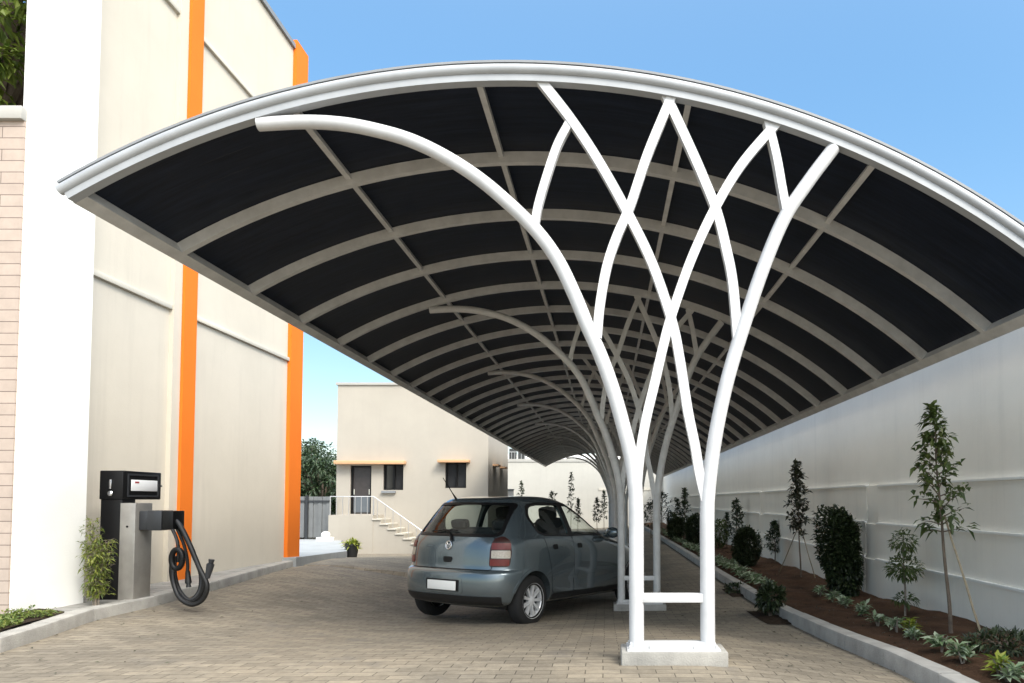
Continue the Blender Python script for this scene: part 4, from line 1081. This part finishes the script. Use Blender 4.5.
def plug(px, py, Y, mat_, ang, L=0.17, r=0.042):
    m_ = MB(); bm = bmesh.new(); bmesh.ops.create_cone(bm, cap_ends=True, segments=16, radius1=r*0.6, radius2=r, depth=L)
    bmesh.ops.bevel(bm, geom=[e for e in bm.edges if len(e.link_faces) == 2 and e.calc_face_angle() > 0.8], offset=0.008, segments=2, affect='EDGES')
    m_.bm(bm, 0, Matrix.Translation(q(px, py, Y)) @ Matrix.Rotation(R(ang), 4, 'Y'))
    bmesh.ops.scale(bm, vec=(0.8, 0.8, 0.35), verts=bm.verts[:]); m_.bm(bm, 0, Matrix.Translation(q(px, py, Y)) @ Matrix.Rotation(R(ang), 4, 'Y') @ Matrix.Translation((0, 0, L*0.6)))
    bm.free(); m_.build('plug', mat_, ev)
plug(209, 571, 7.80, 'gunmetal', 12); plug(188, 577, 7.93, 'blk_plastic', 175, 0.15, 0.036)
# dark grip ring
c = q(177, 559, 7.74); m_ = MB()
m_.tube(catmull([c + Vector((0.075*math.cos(a_)*0.8, 0, 0.105*math.sin(a_))) for a_ in [2*math.pi*k/16 for k in range(17)]], 3), 0.030, 10); m_.build('grip', 'black', ev)

# ------------------------------------------------------------------ plants
def perp(d):
    a = d.cross(Vector((0, 0, 1)))
    if a.length < 0.05: a = d.cross(Vector((1, 0, 0)))
    return a.normalized()
def sapling(name, label, base, H, crown0, rad, leafm, nbr=26, leaves=12, L=0.085, W=0.035, lean=(0, 0), droop=0.35, barkm='bark', r0=0.018, taper_top=0.25, group=None, stake=None, seed=1):
    random.seed(seed)
    t = thing(name, label, 'tree', base, group); b = Vector(base)
    tp = [b + Vector((lean[0]*H*(k/8) + rnd(-.008, .008)*(k > 0), lean[1]*H*(k/8) + rnd(-.008, .008)*(k > 0), H*0.97*k/8)) for k in range(9)]
    tr = catmull(tp, 4); n = len(tr)
    m_ = MB(); m_.tube([tr[0] - Vector((0, 0, 0.08))] + tr, [r0*1.2] + [r0*(1-0.8*i/(n-1)) for i in range(n)], 8)
    lm = MB()
    for k in range(nbr):
        f = crown0 + (1-crown0)*((k+rnd(0, 1))/nbr)**0.95; i = min(n-1, int(f*(n-1))); p = tr[i]
        g = (f-crown0)/(1-crown0); prof = math.sin(math.pi*min(1, (g*0.8+0.16)))**0.8*(1-g*(1-taper_top))
        ln = rad*prof*rnd(0.55, 1.15); a = k*2.4+rnd(-.5, .5)
        d = Vector((math.cos(a), math.sin(a), rnd(0.25, 0.9))).normalized()
        bp_ = [p, p + d*ln*0.5, p + d*ln + Vector((0, 0, -0.12*ln))]
        m_.tube(bp_, [r0*0.35, r0*0.25, r0*0.12], 5)
        for q_ in range(leaves):
            s_ = rnd(0.3, 1.05); pp = p + d*ln*s_ + rdir()*0.03
            dd = (d*0.6 + rdir()*0.9 + Vector((0, 0, 0.15))).normalized(); sc_ = rnd(0.65, 1.2)
            lm.blade(pp, dd, L*sc_, W*sc_, 0.2, droop*rnd(0.3, 1.3))
    for q_ in range(int(leaves*1.2)):
        lm.blade(tr[-1] - Vector((0, 0, rnd(0, .12*H*0.5))), (rdir() + Vector((0, 0, .8))), L*rnd(.6, 1), W*rnd(.6, 1), .2, droop*.5)
    m_.build('trunk', barkm, t); lm.build('crown', leafm, t, smooth=0)
    return t
def stake(label, p0, p1, r=0.011):
    m_ = MB(); d = (p1-p0); m_.tube([p0 - d.normalized()*0.06] + [p0 + d*k/5 + Vector((rnd(-.006, .006), rnd(-.006, .006), 0)) for k in range(6)], [r]*4 + [r*.9]*3, 8)
    tag(m_.build('stake', 'bamboo'), label, 'stake', 'bamboo stakes holding the saplings')
def bush(name, label, base, H, Rx, Ry, leafm, nleaf, L, W, shape=2.6, group=None, seed=1, cat='bush', stem=0.05, core='leaf_deep'):
    random.seed(seed)
    t = thing(name, label, cat, base, group); b = Vector(base); lm = MB(); st = MB()
    lumps = [(rdir(), rnd(0.15, 0.4)) for _ in range(14)]
    def rad(d):
        k = 1.0
        for u, w in lumps: k += 0.22*max(0, d.dot(u)-0.75)/0.25*(1 if w > .25 else -1)
        return k*rnd(.97, 1.0)
    c = b + Vector((0, 0, stem + (H-stem)/2)); hz_ = (H-stem)/2
    for k in range(nleaf):
        d = rdir(); nrm = (abs(d.x)**shape+abs(d.y)**shape+abs(d.z)**shape)**(1/shape)
        f = rad(d)*(rnd(0, 1)**0.22)/nrm*(rnd(1.0, 1.16) if rnd(0, 1) < .06 else 1)
        p = c + Vector((d.x*Rx*f, d.y*Ry*f, d.z*hz_*f))
        dd = (d*0.8 + rdir()*0.8 + Vector((0, 0, .25))); s_ = rnd(.65, 1.2)
        lm.blade(p, dd, L*s_, W*s_, .2, rnd(0, .4))
    for k in range(7):
        a = rnd(0, 6.28); st.tube([b + Vector((0, 0, -.05)), b + Vector((math.cos(a)*Rx*.25, math.sin(a)*Ry*.25, H*.45)), b + Vector((math.cos(a)*Rx*.6, math.sin(a)*Ry*.6, H*.85))], [.016, .011, .004], 6)
    st.build('stem', 'bark', t); lm.build('foliage', leafm, t, smooth=0)
    return t
def bp_(px, py): # bed hit
    a, b = ray(px, py); lo, hi = 2.0, 60
    for _ in range(50):
        Y = (lo+hi)/2
        if CZ + b*Y > bedz(max(KX+.15, min(WX, a*Y)), Y): lo = Y
        else: hi = Y
    return Vector((a*Y, Y, bedz(max(KX+.15, min(WX, a*Y)), Y)))
def hgt(base, py): return at(606, py, base.y).z - base.z

b = bp_(951, 633); H = hgt(b, 397)
sapling('sapling_tree', 'tall staked sapling with light green crown, nearest tree on the right', b, H, 0.44, 0.43, 'leaf_mid', 46, 14, 0.10, 0.044, (-.055, 0.01), 0.5, r0=0.020, taper_top=.2, seed=11)
s0 = bp_(981, 634); s0.x = min(s0.x, WX-0.1); stake('long thin stake leaning against the nearest tall sapling', s0, at(944, 515, b.y+0.05))
b = bp_(905, 616); H = hgt(b, 529)
# tiered topiary
random.seed(5)
t = thing('topiary_shrub', 'small green shrub with tiered crown on a bare stem beside the tall sapling', 'shrub', b)
m_ = MB(); m_.tube([b - Vector((0, 0, .06)), b + Vector((0.008, 0, H*.3)), b + Vector((-.008, 0, H*.6)), b + Vector((0, 0, H*.93))], [.014, .012, .010, .004], 8); m_.build('stem', 'bark_pale', t)
for (z, rr, hh, n_) in ((0.20, 0.13, 0.06, 110), (0.56, 0.20, 0.13, 420), (0.86, 0.135, 0.13, 260)):
    lm = MB()
    for k in range(n_):
        d = rdir(); f = rnd(0, 1)**.4
        lm.blade(b + Vector((d.x*rr*f, d.y*rr*f, z*H + d.z*hh*f)), d + rdir()*.7 + Vector((0, 0, .2)), rnd(.05, .085), rnd(.02, .032), .2, .4)
    lm.build('foliage', 'leaf_mid', t, smooth=0)
b = bp_(843, 594); H = hgt(b, 516)
bush('columnar_bush', 'dense dark green clipped bush with flat top against the boundary wall', b, H, .235, .22, 'leaf_deep', 9500, .07, .04, 5, seed=21)
b = bp_(801, 577); H = hgt(b, 458)
sapling('sapling_tree', 'dark bronze leaved sapling tied to stakes behind the clipped bush', b, H, 0.36, 0.29, 'leaf_purple', 50, 15, 0.10, 0.052, (-.03, 0), 0.25, r0=0.016, taper_top=.35, seed=13)
for i, (dx, tx) in enumerate(((-22, -2), (14, 1))):
    s0 = bp_(801+dx, 577 - (3 if dx < 0 else -1)); stake(['left stake of the dark bronze sapling', 'right stake of the dark bronze sapling'][i], s0, at(800+tx, 528, b.y+.03), .009)
b = bp_(775, 562); H = hgt(b, 521)
sapling('young_shrub', 'small green shrub on a short stem left of the bronze sapling', b, H, 0.2, 0.33, 'leaf_dark', 34, 16, .095, .046, (0, 0), .2, r0=.014, taper_top=.3, seed=15)
b = bp_(746, 566); H = hgt(b, 528)
bush('round_bush', 'rounded dark bush in front of the small shrub, right of the white post', b, H, .235, .23, 'leaf_deep', 5200, .065, .036, 2.5, seed=23)
b = bp_(737, 551); H = hgt(b, 498.5)
sapling('young_tree', 'narrow dark green young tree behind the round bush', b, H, 0.12, 0.36, 'leaf_dark', 40, 13, .11, .05, (0.0, 0), .2, r0=.018, taper_top=.4, seed=17)
b = bp_(727, 548); H = hgt(b, 512)
sapling('young_tree', 'slim upright shrub just left of the narrow dark tree', b, H, 0.25, 0.16, 'leaf_dark', 22, 11, .1, .045, (0, 0), .2, r0=.012, seed=18)
b = bp_(719, 548); H = hgt(b, 520)
bush('loose_shrub', 'loose leafy green shrub close to the right white post', b, H, .26, .25, 'leaf_mid', 700, .11, .045, 2, seed=25, cat='shrub')
b = bp_(694, 545); H = hgt(b, 516)
bush('round_bush', 'large rounded dark bush seen between the front white posts', b, H, .26, .25, 'leaf_deep', 3200, .09, .05, 2.5, seed=27)
b = bp_(676, 541); H = hgt(b, 516)
bush('round_bush', 'farther rounded dark bush seen between the front white posts', b, H, .27, .26, 'leaf_deep', 2800, .1, .055, 2.5, seed=29)
b = bp_(685, 539); H = hgt(b, 487)
sapling('young_tree', 'tall narrow tree between the two round bushes', b, H, 0.15, 0.32, 'leaf_dark', 34, 13, .14, .06, (0, 0), .2, r0=.02, taper_top=.4, seed=19)
b = bp_(678, 537); H = hgt(b, 498)
sapling('young_tree', 'shorter slim tree behind the farther round bush', b, H, 0.2, 0.22, 'leaf_dark', 26, 12, .13, .06, (0, 0), .2, r0=.018, seed=20)
b = bp_(662, 537); H = hgt(b, 492)
sapling('young_tree', 'sparse young tree by the far end of the bed, beside the second column', b, H, 0.35, 0.8, 'leaf_dark', 26, 9, .16, .075, (0, 0), .3, r0=.022, taper_top=.5, seed=31)
b = bp_(651, 536); H = hgt(b, 503)
sapling('young_tree', 'low spreading young tree left of the second column post', b, H, 0.2, 0.7, 'leaf_dark', 22, 10, .16, .075, (0, 0), .3, r0=.02, taper_top=.6, seed=32)
# along the far wall, seen above the car roof
for i, (px, py, Y, lb, rr) in enumerate(((571, 470, 44.5, 'tall thin tree by the back wall, above the car roof', .32), (521, 480, 42, 'young tree with a forked top by the back wall near the house', .45),
        (552, 490, 43, 'low bushy shrub by the back wall between two thin trees', .8), (497, 487, 32, 'shrub in front of the low white garden wall', .45),
        (597, 497, 40, 'thin shrub by the back wall just left of the columns', .35), (578, 498, 43.5, 'small slim shrub right of the tall thin tree by the back wall', .25), (604, 490, 45, 'faint thin tree by the back wall behind the column posts', .4))):
    x = at(px, 501, Y).x; b = Vector((x, Y, gz(x, Y))); H = hgt(b, py)
    sapling('young_tree', lb, b, H, 0.3 if i != 3 else .45, rr, 'leaf_dark', 28, 10, .17, .08, (0, 0), .2, r0=.02, taper_top=.35, seed=40+i)

# plants on the paving beside the kerb, each in an open square of soil
def pit(px, py, sx, sy, lbl):
    p = ghit(px, py); m_ = MB(); v = []
    for (a, c) in ((-sx, -sy), (sx, -sy), (sx, sy), (-sx, sy)): v.append((p.x+a, p.y+c, gz(p.x+a, p.y+c)+0.005))
    g = sheet(lin(p.x-sx, p.x+sx, 8), lin(p.y-sy, p.y+sy, 12), lambda x, y: gz(x, y)+0.006+(0.018*(math.sin(x*31+y*17)+1) if abs(x-p.x) < sx*.95 and abs(y-p.y) < sy*.95 else 0))
    struct(g.build('soil_pit', 'dark_soil')); return p
p = pit(773, 618, .21, .62, '')
b = Vector((p.x-.02, p.y+.05, gz(p.x, p.y)+.01)); H = hgt(b, 583)
bush('dark_shrub', 'dark leafy shrub in a soil pit in the paving beside the right kerb', b, H*.9, .155, .16, 'leaf_deep', 700, .085, .036, 2, seed=51, cat='shrub', stem=.12)
p = pit(737, 593, .17, .5, ''); b = Vector((p.x, p.y, gz(p.x, p.y)+.01))
bush('low_plant', 'low dark plant in the farther soil pit beside the right kerb', b, .13, .16, .2, 'leaf_deep', 260, .08, .03, 2, seed=53, cat='plant', stem=.0)

# rosette plants along the inside of the kerb
def rosette(name, label, base, r, h, leafm, n, seed, group=None, up=0.7):
    random.seed(seed)
    t = thing(name, label, 'plant', base, group); b = Vector(base); lm = MB()
    for s_ in range(random.randint(3, 5)):
        o = b + Vector((rnd(-.35, .35)*r, rnd(-.35, .35)*r, 0)); hh = h*rnd(.55, 1)
        for k in range(n):
            a = k*2.4+rnd(-.3, .3); e = rnd(-.1, 1.2); z = hh*rnd(.35, 1)
            d = Vector((math.cos(a)*math.cos(e), math.sin(a)*math.cos(e), math.sin(e)*up))
            L_ = r*rnd(.5, .85); lm.blade(o + Vector((0, 0, z*.75)), d, L_, L_*.30, .2, .25)
    lm.build('leaves', leafm, t, smooth=0)
    m_ = MB()
    for k in range(3): a = rnd(0, 6); m_.tube([b + Vector((0, 0, -.03)), b + Vector((math.cos(a)*.03, math.sin(a)*.03, h*.4)), b + Vector((math.cos(a)*.06, math.sin(a)*.06, h*.75))], [.008, .006, .003], 5)
    m_.build('stem', 'bark_pale', t); return t
G = 'low plants in a row along the right kerb'
near = [((1008, 682), .13, .14, 'leaf_silver', 'low grey green plant in the bottom right corner of the bed'), ((1000, 677), .14, .17, 'leaf_yellow', 'bright yellow green plant nearest the camera in the bed'),
        ((963, 663), .13, .17, 'leaf_silver', 'pale green rosette plant just behind the bright yellow one'), ((941, 652), .14, .17, 'leaf_silver', 'pale green rosette plant below the tall sapling'),
        ((914, 640), .12, .12, 'leaf_silver', 'silvery low plant under the yellow tipped plant'), ((911, 633), .13, .16, 'leaf_yellow', 'yellow tipped plant in front of the tiered shrub'),
        ((897, 632), .13, .16, 'leaf_silver', 'grey green plant left of the yellow tipped plant'), ((878, 626), .15, .17, 'leaf_silver', 'spreading grey green plant in front of the tiered shrub, left side'),
        ((862, 616), .13, .17, 'leaf_silver', 'grey green plant in front of the clipped bush, right end'), ((846, 608), .14, .17, 'leaf_silver', 'grey green plant in front of the clipped bush, left end'),
        ((832, 602), .15, .18, 'leaf_silver', 'bushy pale plant between the bronze sapling and the clipped bush'), ((820, 596), .14, .17, 'leaf_silver', 'bushy pale plant in front of the bronze sapling, right side')]
for i, (pp, r_, h_, lm_, lb) in enumerate(near):
    b = bp_(*pp); rosette('rosette_plant', lb, b, r_*1.1, h_*1.05, lm_, 17, 60+i, G)
# darker ground plants near the front of the bed by the wall
b = bp_(1003, 652); bush('low_plant', 'dark low spreading plant by the wall behind the yellow plant', b, .14, .26, .3, 'leaf_deep', 600, .07, .02, 2, seed=91, cat='plant', stem=0)
y = bp_(808, 590).y + 0.05
protos = [rosette('rosette_plant', 'small pale green plant in the far part of the kerb row', Vector((2.55, y, bedz(2.55, y))), .20, .22, 'leaf_silver', 12, 80+i, G) if i == 0 else None for i in range(1)]
pr = protos[0]; k = 0
def dup(root, loc, rotz, sc):
    r_ = root.copy(); COL.objects.link(r_); r_.location = loc; r_.rotation_euler = (0, 0, rotz); r_.scale = (sc,)*3
    for ch in root.children:
        c_ = ch.copy(); COL.objects.link(c_); c_.parent = r_
    return r_
random.seed(99)
while y < 34:
    y += rnd(.34, .5)*(1+max(0, y-14)*.03); x = 2.52 + rnd(-.06, .12)
    dup(pr, Vector((x, y, bedz(x, y)-.01)), rnd(0, 6.28), rnd(.8, 1.3)); k += 1

# bamboo like shrub by the charger
random.seed(3)
b = Vector((at(96, 611, 7.35).x, 7.35, gz(-5.2, 7.35)+0.11)); H = hgt(b, 511)
t = thing('bamboo_shrub', 'yellow green feathery shrub between the white pier and the charger', 'shrub', b)
m_ = MB(); lm = MB()
for k in range(9):
    a = rnd(0, 6.28); r_ = rnd(0, .05); o = b + Vector((math.cos(a)*r_, math.sin(a)*r_, -.03)); hh = H*rnd(.55, .98); ox, oy = math.cos(a)*rnd(.02, .10), math.sin(a)*rnd(.02, .10)
    pts = catmull([o, o + Vector((ox*.2, oy*.2, hh*.4)), o + Vector((ox*.6, oy*.6, hh*.75)), o + Vector((ox*1.1, oy*1.1, hh))], 6)
    m_.tube(pts, [.007*(1-.6*i/(len(pts)-1)) for i in range(len(pts))], 5)
    for p in pts[3:]:
        for s_ in range(3):
            an = rnd(0, 6.28); d = Vector((math.cos(an), math.sin(an), rnd(-.1, .7))).normalized(); ln = rnd(.04, .13); m_.tube([p, p + d*ln], [.002, .001], 4)
            for z in range(4):
                lm.blade(p + d*ln*rnd(.3, 1), d*.5 + rdir()*.8, rnd(.04, .075), rnd(.012, .02), .15, .4)
m_.build('stem', 'bark_pale', t); lm.build('foliage', 'leaf_bamboo', t, smooth=0)
# ground cover in the left soil strip
random.seed(4); lm = MB()
for k in range(5200):
    yy_ = rnd(4.3, 6.85); x1 = strip_x(yy_); x = x1 - .03 - rnd(0, 1)**1.5*(1.3 if yy_ < 6.55 else max(0.02, x1+5.56))
    if math.sin(x*9+yy_*6)+math.sin(x*4-yy_*11) < -.5: continue
    z = gz(kerb_x(yy_), yy_)+.12
    lm.blade((x, yy_, z+rnd(0, .05)), rdir()+Vector((0, 0, .9)), rnd(.03, .07), rnd(.012, .025), .2, .4)
struct(lm.build('ground_cover', 'leaf_cover', smooth=0), 'stuff')
# weeds of clippings on the bed soil
random.seed(6); lm = MB()
for k in range(1500):
    y_ = rnd(4.5, 20); x = rnd(KX+.2, WX-.05); lm.blade((x, y_, bedz(x, y_)), rdir()+Vector((0, 0, .2)), rnd(.015, .05), rnd(.008, .016), .2, .3)
for k in range(260):
    y_ = rnd(4.6, 13); x = (KX - rnd(0, 1)**2*1.6) if k % 2 else kerb_x(y_) + .03 + rnd(0, 1)**2*1.6
    lm.blade((x, y_, gz(x, y_)+.006), rdir()*Vector((1, 1, .1)).length + Vector((0, 0, -.0)) if False else Vector((rnd(-1, 1), rnd(-1, 1), rnd(0, .12))), rnd(.02, .05), rnd(.01, .018), .15, 0)
struct(lm.build('leaf_litter', 'leaf_purple', smooth=0), 'stuff')

# pot plant
p = ghit(352, 557.3); pt = thing('potted_plant', 'black tapered pot with a yellow green plant at the corner of the raised pavement', 'plant pot', p)
ph = hgt(p, 543.5); m_ = MB(); r_ = (at(359.5, 501, p.y).x-at(345.5, 501, p.y).x)/2
m_.lathe([(0, 0), (r_*.66, 0), (r_*.97, ph*.86), (r_*1.08, ph*.87), (r_*1.08, ph), (r_*.96, ph), (r_*.9, ph*.9), (0, ph*.88)], p, n=28); m_.build('pot', 'pot', pt)
random.seed(8); lm = MB(); c = p + Vector((0, 0, ph*.9))
for k in range(150):
    d = rdir() + Vector((0, 0, .7)); lm.blade(c + rdir()*.1, d, rnd(.14, .30), rnd(.04, .07), .2, .35)
lm.build('foliage', 'leaf_yellow', pt, smooth=0)

# ------------------------------------------------------------------ large trees
def big_tree(name, label, base, H, R_, leafm, nclump, nleaf, L, seed, crown0=.3, group=None):
    random.seed(seed)
    t = thing(name, label, 'tree', base, group); b = Vector(base); m_ = MB(); lm = MB()
    fork = b + Vector((0, 0, H*crown0)); m_.tube([b - Vector((0, 0, .2)), b + Vector((.05, 0, H*crown0*.5)), fork, b + Vector((0, 0, H*.8))], [H*.03, H*.025, H*.02, H*.006], 10)
    for k in range(nclump):
        d = rdir(); f = rnd(.35, 1)**.6; g = (d.z*f+1)/2
        c = b + Vector((d.x*R_*f, d.y*R_*f, H*(crown0+(1-crown0)*.5) + d.z*f*H*(1-crown0)*.5)); rc = R_*rnd(.16, .34)
        m_.tube([fork + (c-fork)*0, fork + (c-fork)*.5 + Vector((0, 0, .1*H)), c], [H*.010, H*.006, H*.003], 5)
        for q_ in range(nleaf):
            u = rdir(); p = c + Vector((u.x*rc, u.y*rc, u.z*rc*.75))*(rnd(0, 1)**.4)
            lm.blade(p, u + rdir()*.8 + Vector((0, 0, -.2)), L*rnd(.6, 1.2), L*.42*rnd(.7, 1.2), .2, .3)
    m_.build('trunk', 'bark', t); lm.build('crown', leafm, t, smooth=0)
big_tree('broadleaf_tree', 'bright green leafy tree rising behind the tiled wall at the left edge', (-7.95, 8.6, .3), 9.6, 1.5, 'leaf_tree', 130, 170, .15, 1, .33)
for i, (px, py, Y, R_, lb) in enumerate(((303, 441, 36, 2.5, 'dark green tree behind the fence, close to the orange pilaster'), (322, 458, 34, 1.9, 'shorter dark green tree behind the fence, close to the house corner'), (285, 452, 40, 3, 'dark tree behind the building corner, mostly hidden'), (338, 470, 41, 2.2, 'dark tree partly hidden behind the house corner'))):
    x = at(px, 501, Y).x; z0 = gz(-6, Y); big_tree('background_tree', lb, (x, Y, z0), at(px, py, Y).z - z0, R_, 'leaf_far', 60, 110, .26, 60+i, .12, 'trees behind the fence')

# ------------------------------------------------------------------ light
HAZE_FILL = 10.0
SUN_EL, SUN_AZ = R(43), R(141)         # azimuth measured from +Y towards +X: the sun stands behind the camera, to the right
sd = bpy.data.lights.new('sun', 'SUN'); sun = bpy.data.objects.new('sun', sd); COL.objects.link(sun)
sd.energy = 1.4; sd.angle = R(20); sd.color = (1.0, 0.94, 0.84)
dirv = Vector((math.sin(SUN_AZ)*math.cos(SUN_EL), math.cos(SUN_AZ)*math.cos(SUN_EL), math.sin(SUN_EL)))
sun.rotation_euler = dirv.to_track_quat('Z', 'Y').to_euler()
w = bpy.data.worlds.new('World'); S.world = w; w.use_nodes = True; nt = w.node_tree
bg = nt.nodes['Background']; sk = nt.nodes.new('ShaderNodeTexSky'); sk.sky_type = 'NISHITA'; sk.sun_disc = False
sk.sun_elevation = SUN_EL; sk.sun_rotation = SUN_AZ; sk.air_density = 1.0; sk.dust_density = 0.3; sk.ozone_density = 1.0
g1 = N(nt, 'ShaderNodeMix', data_type='RGBA', blend_type='MULTIPLY'); g1.inputs['Factor'].default_value = 1; g1.inputs[7].default_value = (0.5, 0.5, 0.5, 1)
gm = N(nt, 'ShaderNodeGamma', Gamma=0.46); hs = N(nt, 'ShaderNodeHueSaturation', Saturation=1.95, Value=1.86)
nt.links.new(sk.outputs[0], g1.inputs[6]); nt.links.new(g1.outputs[2], gm.inputs[0]); nt.links.new(gm.outputs[0], hs.inputs['Color'])
# warm haze lobe added round the sun, behind the viewer, to fill the shade
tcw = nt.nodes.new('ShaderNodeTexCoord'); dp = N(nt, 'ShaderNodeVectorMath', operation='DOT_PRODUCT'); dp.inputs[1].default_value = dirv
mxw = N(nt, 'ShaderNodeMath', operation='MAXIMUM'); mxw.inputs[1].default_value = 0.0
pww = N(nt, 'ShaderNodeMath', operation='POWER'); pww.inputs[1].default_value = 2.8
fill_c = N(nt, 'ShaderNodeMix', data_type='RGBA', blend_type='MULTIPLY'); fill_c.inputs['Factor'].default_value = 1; fill_c.inputs[7].default_value = (HAZE_FILL*1.0, HAZE_FILL*0.95, HAZE_FILL*0.86, 1)
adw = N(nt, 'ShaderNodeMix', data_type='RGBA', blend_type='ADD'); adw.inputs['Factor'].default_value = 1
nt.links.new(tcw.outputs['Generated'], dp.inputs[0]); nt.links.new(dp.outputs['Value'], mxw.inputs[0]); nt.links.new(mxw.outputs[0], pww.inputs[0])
nt.links.new(pww.outputs[0], fill_c.inputs[6]); nt.links.new(hs.outputs[0], adw.inputs[6]); nt.links.new(fill_c.outputs[2], adw.inputs[7])
# warm glow added to the unseen sky overhead, more fill for the shade
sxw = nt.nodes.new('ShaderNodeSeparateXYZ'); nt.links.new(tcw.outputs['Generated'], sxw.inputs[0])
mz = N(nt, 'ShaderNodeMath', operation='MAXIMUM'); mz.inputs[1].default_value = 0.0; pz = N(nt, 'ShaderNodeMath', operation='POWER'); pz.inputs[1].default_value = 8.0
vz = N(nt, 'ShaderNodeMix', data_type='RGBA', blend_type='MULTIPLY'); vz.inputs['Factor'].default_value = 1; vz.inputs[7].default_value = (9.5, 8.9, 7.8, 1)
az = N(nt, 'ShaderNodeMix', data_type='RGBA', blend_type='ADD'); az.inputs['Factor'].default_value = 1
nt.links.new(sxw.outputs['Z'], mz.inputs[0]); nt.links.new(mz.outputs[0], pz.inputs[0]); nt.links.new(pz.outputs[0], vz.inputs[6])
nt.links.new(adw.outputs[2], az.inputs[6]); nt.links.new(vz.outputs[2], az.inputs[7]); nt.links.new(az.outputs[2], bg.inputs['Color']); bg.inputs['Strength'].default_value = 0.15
vs_ = S.view_settings; vs_.view_transform = 'Standard'; vs_.look = 'None'; vs_.exposure = 1.42; vs_.gamma = 1; vs_.use_curve_mapping = False
S.cycles.max_bounces = 8; S.cycles.diffuse_bounces = 5; S.cycles.transparent_max_bounces = 12
